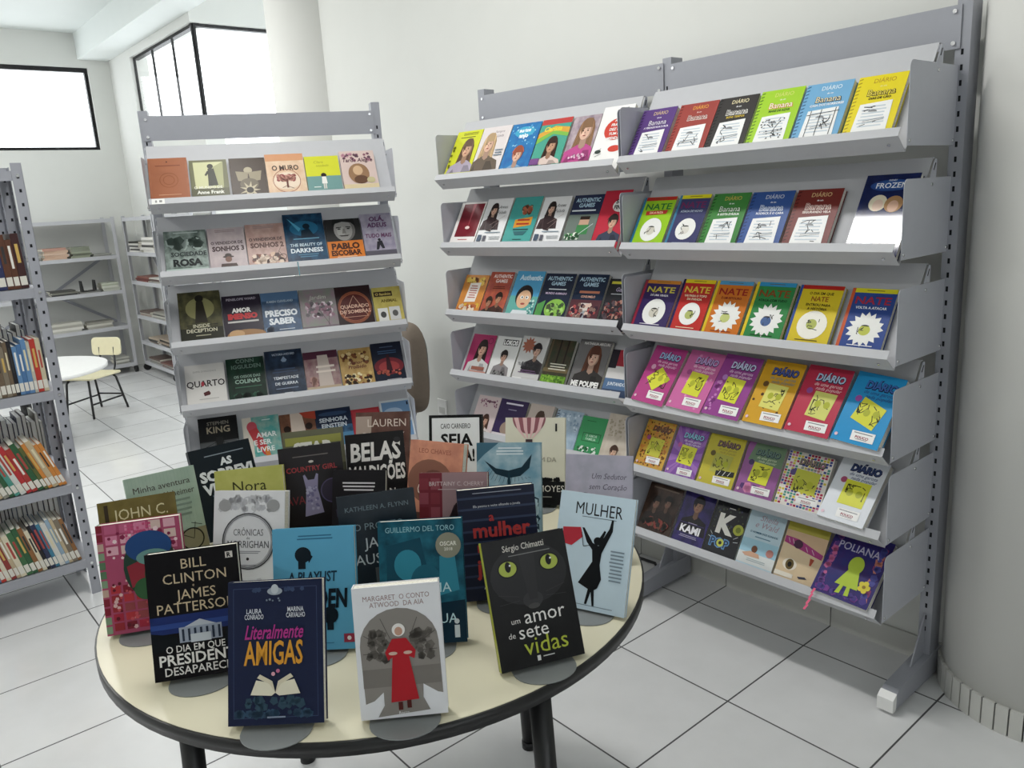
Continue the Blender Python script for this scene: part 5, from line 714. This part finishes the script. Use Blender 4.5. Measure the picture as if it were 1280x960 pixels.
pile(RB, .56, .86, .012, LB[3], ['b8b6ae', '5a4a46', 'c8c6c0'], .015, 'pale pile on the second side shelf', mg, .17)
pile(RB, .08, .40, .012, LB[2], ['9a8a80', 'b8b4aa', '6a5a54'], .015, 'brownish pile on the middle side shelf', mg, .17)
pile(RB, .46, .86, .012, LB[2], ['8a8a84', 'b8b6ae', '5a5a56', '9a9890'], .014, 'grey pile on the middle side shelf', mg, .17)
pile(RB, .20, .50, .012, LB[1], ['8a7a6a', '3a3a38', 'b8aa98'], .016, 'brown pile on the lower side shelf', mg, .17)
pile(RB, .54, .88, .012, LB[1], ['4a4a46', '9a8a7a', '2f2f2d', 'a89a8a'], .016, 'dark pile on the lower side shelf', mg, .17)
pile(RB, .16, .48, .012, LB[0], ['8a8a84', 'b0aea6', '6a5a54'], .016, 'grey pile on the bottom side shelf', mg, .17)
pile(RB, .52, .86, .012, LB[0], ['6a4a44', '8a8a84', '7a5a54'], .016, 'brown-red pile on the bottom side shelf', mg, .17)
pile(RB2, .08, .44, .012, LB[4], ['d8d6d0', '8a8a84', 'c8c6c0', '4a4a48'], .02, 'pile behind the display rack on the upper side shelf', mg, .17)
pile(RB2, .08, .44, .012, LB[2], ['b8b6ae', '5a5a56', 'c8c6c0'], .018, 'pile behind the display rack on the middle side shelf', mg, .17)
for k, x in enumerate((.80, .87)):
    m = MB(); m.prism([(-.03, 0), (.03, 0), (.03, .003), (-.012, .004), (-.020, .10), (-.028, .10), (-.030, .0)], 'y', 0, .09, M_BLACK)
    o = m.build('bookend', None, RA @ Matrix.Translation((x, .03, LA[2] + .0205)) @ Matrix.Scale(-1 if k else 1, 4, (1, 0, 0))); tag(o, f'{["left", "right"][k]} one of two black metal bookends on the middle far shelf', 'bookend', 'bookends on the far shelving')

# ------------------------------------------------------------------ children's table and chair
M1 = TR((-3.38, 5.42, 0), 0); kt = empty('round_table', 'low round white table at the far left behind the bookcase', 'table', M1)
MB().prism(arc(0, 0, .55, .55, 0, 360, 64)[:-1], 'z', .496, .52, M_WHITE, None, True).build('tabletop', kt)
MB().tube([(0, 0, .03), (0, 0, .496)], .035, M_BLACK, 16).build('pedestal', kt)
MB().prism(arc(0, 0, .22, .22, 0, 360, 40)[:-1], 'z', 0, .03, M_BLACK, None, True).build('base', kt)
kc = empty('chair', 'small cream chair with black tube legs beside the low white table', 'chair', TR((-3.33, 6.25, 0), -.27))
m = MB(); m.prism(arc(.11, -.14, .04, .04, 270, 360, 4) + arc(.12, .12, .04, .04, 0, 90, 4) + arc(-.12, .12, .04, .04, 90, 180, 4) + arc(-.11, -.14, .04, .04, 180, 270, 4), 'z', .305, .32, M_CREAM); bevel(m.build('seat', kc), .004)
m = MB(); T = Matrix.Translation((0, .19, .44)) @ Matrix.Rotation(-.12, 4, 'X'); m.prism(arc(.105, .03, .035, .035, 270, 360, 4) + arc(.105, .105, .035, .035, 0, 90, 4) + arc(-.105, .105, .035, .035, 90, 180, 4) + arc(-.105, .03, .035, .035, 180, 270, 4), 'y', 0, .012, M_CREAM, T); bevel(m.build('backrest', kc), .004)
for sx in (-1, 1):
    MB().tube([(sx * .09, -.14, .297), (sx * .105, -.155, .27), (sx * .125, -.185, 0)], .009, M_BLACK, 8).build('leg', kc)
    MB().tube([(sx * .09, .12, .297), (sx * .105, .135, .27), (sx * .13, .185, 0)], .009, M_BLACK, 8).build('leg', kc)
    MB().tube([(sx * .06, .10, .297), (sx * .065, .165, .30), (sx * .07, .19, .36), (sx * .07, .203, .5)], .008, M_BLACK, 8).build('back_support', kc)
    MB().tube([(sx * .117, -.172, .11), (sx * .12, .168, .11)], .007, M_BLACK, 8).build('stretcher', kc)
MB().tube([(-.1195, .168, .12), (.1195, .168, .12)], .007, M_BLACK, 8).build('stretcher', kc)

# ------------------------------------------------------------------ office chair behind the free-standing rack
oc = empty('office_chair', 'taupe padded office chair standing in the corner behind the free-standing rack', 'office chair', TR(W(-1.80, -.46), YAW + math.radians(10)))
def cushion(name, cx, cz, w, h, dep, m_front, m_back, nx=14, nz=18, T=None, rib=0):
    vs = []; fs = []; mb = MB()
    for side in (0, 1):
        for j in range(nz + 1):
            for i in range(nx + 1):
                a, b = 2 * i / nx - 1, 2 * j / nz - 1
                # super-ellipse outline
                k = 1 / max(1e-6, (abs(a) ** 4 + abs(b) ** 4) ** .25) if (a or b) else 1; mx_ = max(abs(a), abs(b)); s = mx_ * k if mx_ else 0
                x, z = (a * s, b * s) if mx_ else (0, 0); x *= 1 - .12 * b
                e = max(0, 1 - max(abs(a), abs(b)) ** 6) ** .5; y = -e * dep * .6 if side == 0 else e * dep * .4
                if side == 0 and rib: y += .012 * e * abs(math.sin(b * math.pi * rib / 2)) * (1 - abs(a) * .4) * -1
                vs.append((cx + x * w / 2, y, cz + z * h / 2))
    n = (nx + 1) * (nz + 1)
    f0 = []; f1 = []
    for j in range(nz):
        for i in range(nx):
            q = j * (nx + 1) + i; f0.append((q, q + 1, q + nx + 2, q + nx + 1)); f1.append((n + q, n + q + nx + 1, n + q + nx + 2, n + q + 1))
    mb.add(vs[:n], f0, m_front, True, T); mb.add(vs[n:], [tuple(i - n for i in f) for f in f1], m_back, True, T); return mb
cushion('b', 0, .67, .42, .47, .11, M_TAUPE, M_BLACK, T=Matrix.Translation((0, .22, 0)) @ Matrix.Translation((0, 0, .45)) @ Matrix.Rotation(-.10, 4, 'X') @ Matrix.Translation((0, 0, -.45)), rib=7).build('backrest', oc)
cushion('s', 0, 0, .46, .44, .12, M_TAUPE, M_BLACK, T=Matrix.Translation((0, -.03, .415)) @ Matrix.Rotation(-math.pi / 2, 4, 'X')).build('seat', oc)
m = MB(); m.box(-.035, .035, .12, .26, .345, .36, M_BLACK); m.tube([(0, .22, .355), (0, .275, .37), (0, .30, .43), (0, .285, .54)], [.024, .03, .034, .03], M_BLACK, 10); m.build('back_support', oc)
m = MB(); m.tube([(0, 0, .35), (0, 0, .20)], .025, M_BLACK, 14); m.tube([(0, 0, .20), (0, 0, .09)], .035, M_DARK, 14); m.build('gas_lift', oc)
m = MB()
for k in range(5): a = 2 * math.pi * k / 5 + .5; m.tube([(0, 0, .10), (.24 * math.cos(a), .24 * math.sin(a), .065)], [.028, .016], M_BLACK, 10)
m.build('base', oc)
for k in range(5):
    a = 2 * math.pi * k / 5 + .5; m = MB(); x, y = .24 * math.cos(a), .24 * math.sin(a)
    m.tube([(x - .022 * math.sin(a), y + .022 * math.cos(a), .026), (x + .022 * math.sin(a), y - .022 * math.cos(a), .026)], .026, M_DARK, 14); m.tube([(x, y, .045), (x, y, .075)], .008, M_DARK, 8); m.build('caster', oc)
# ------------------------------------------------------------------ small things
pts = [W(-.19, -.30, .006), W(-.205, -.2, .006), W(-.235, -.10, .006), W(-.30, -.05, .006), W(-.42, -.06, .006), W(-.58, -.10, .006), W(-.72, -.08, .006), W(-.95, -.05, .006)]
o = MB().tube(pts, .006, M_DARK, 8).build('power_cable'); tag(o, 'black cable on the floor beside the middle foot of the wall rack', 'cable')
r, M, w, h, t = BOOKS['R66']
m = MB(); rr = mat('e0507a', .5)
for k in range(4): m.add([(w * .06 - .055 * 0 + .002 * k, -.0015 - .004 * k, .004 - .018 * k), (w * .06 + .007 + .002 * k, -.0015 - .004 * k, .004 - .018 * k), (w * .06 + .005 + .002 * k, -.0015 - .004 * (k + 1), .004 - .018 * (k + 1)), (w * .06 - .002 + .002 * k, -.0015 - .004 * (k + 1), .004 - .018 * (k + 1))], [(0, 1, 2, 3)], rr)
m.build('ribbon_marker', r, Matrix.Translation((-w / 2, 0, 0)))['label'] = 'pink ribbon marker'
r, M, w, h, t = BOOKS['K24']
m = MB(); m.add([(.03, -.001, .03), (.034, -.001, .03), (.034, -.058, .012), (.03, -.058, .012)], [(0, 1, 2, 3)], mat('1f6a78', .5)); m.add([(.03, -.058, .012), (.034, -.058, .012), (.034, -.06, -.05), (.03, -.06, -.05)], [(0, 1, 2, 3)], mat('1f6a78', .5))
m.build('ribbon_marker', r, Matrix.Translation((-w / 2, 0, 0)))['label'] = 'teal ribbon marker'
m = MB(); m.prism([(.0, -.002), (.045, -.002), (.045, .02), (.0, .02)], 'y', -.0004, 0, mat('e6e6e2', .4)); m.prism([(.012, .004), (.018, .004), (.018, .014), (.012, .014)], 'y', -.0008, -.0003, mat('8a8a88', .5)); m.prism([(.026, .005), (.036, .005), (.036, .014), (.026, .014)], 'y', -.0008, -.0003, mat('8a8a88', .5))
o = m.build('shelf_label', None, RK @ Matrix.Translation((.0, -.3975, ZK[0] + .0365)) @ Matrix.Rotation(-TH, 4, 'X')); tag(o, 'small white sticker on the lip of the top shelf of the free-standing rack', 'sticker')
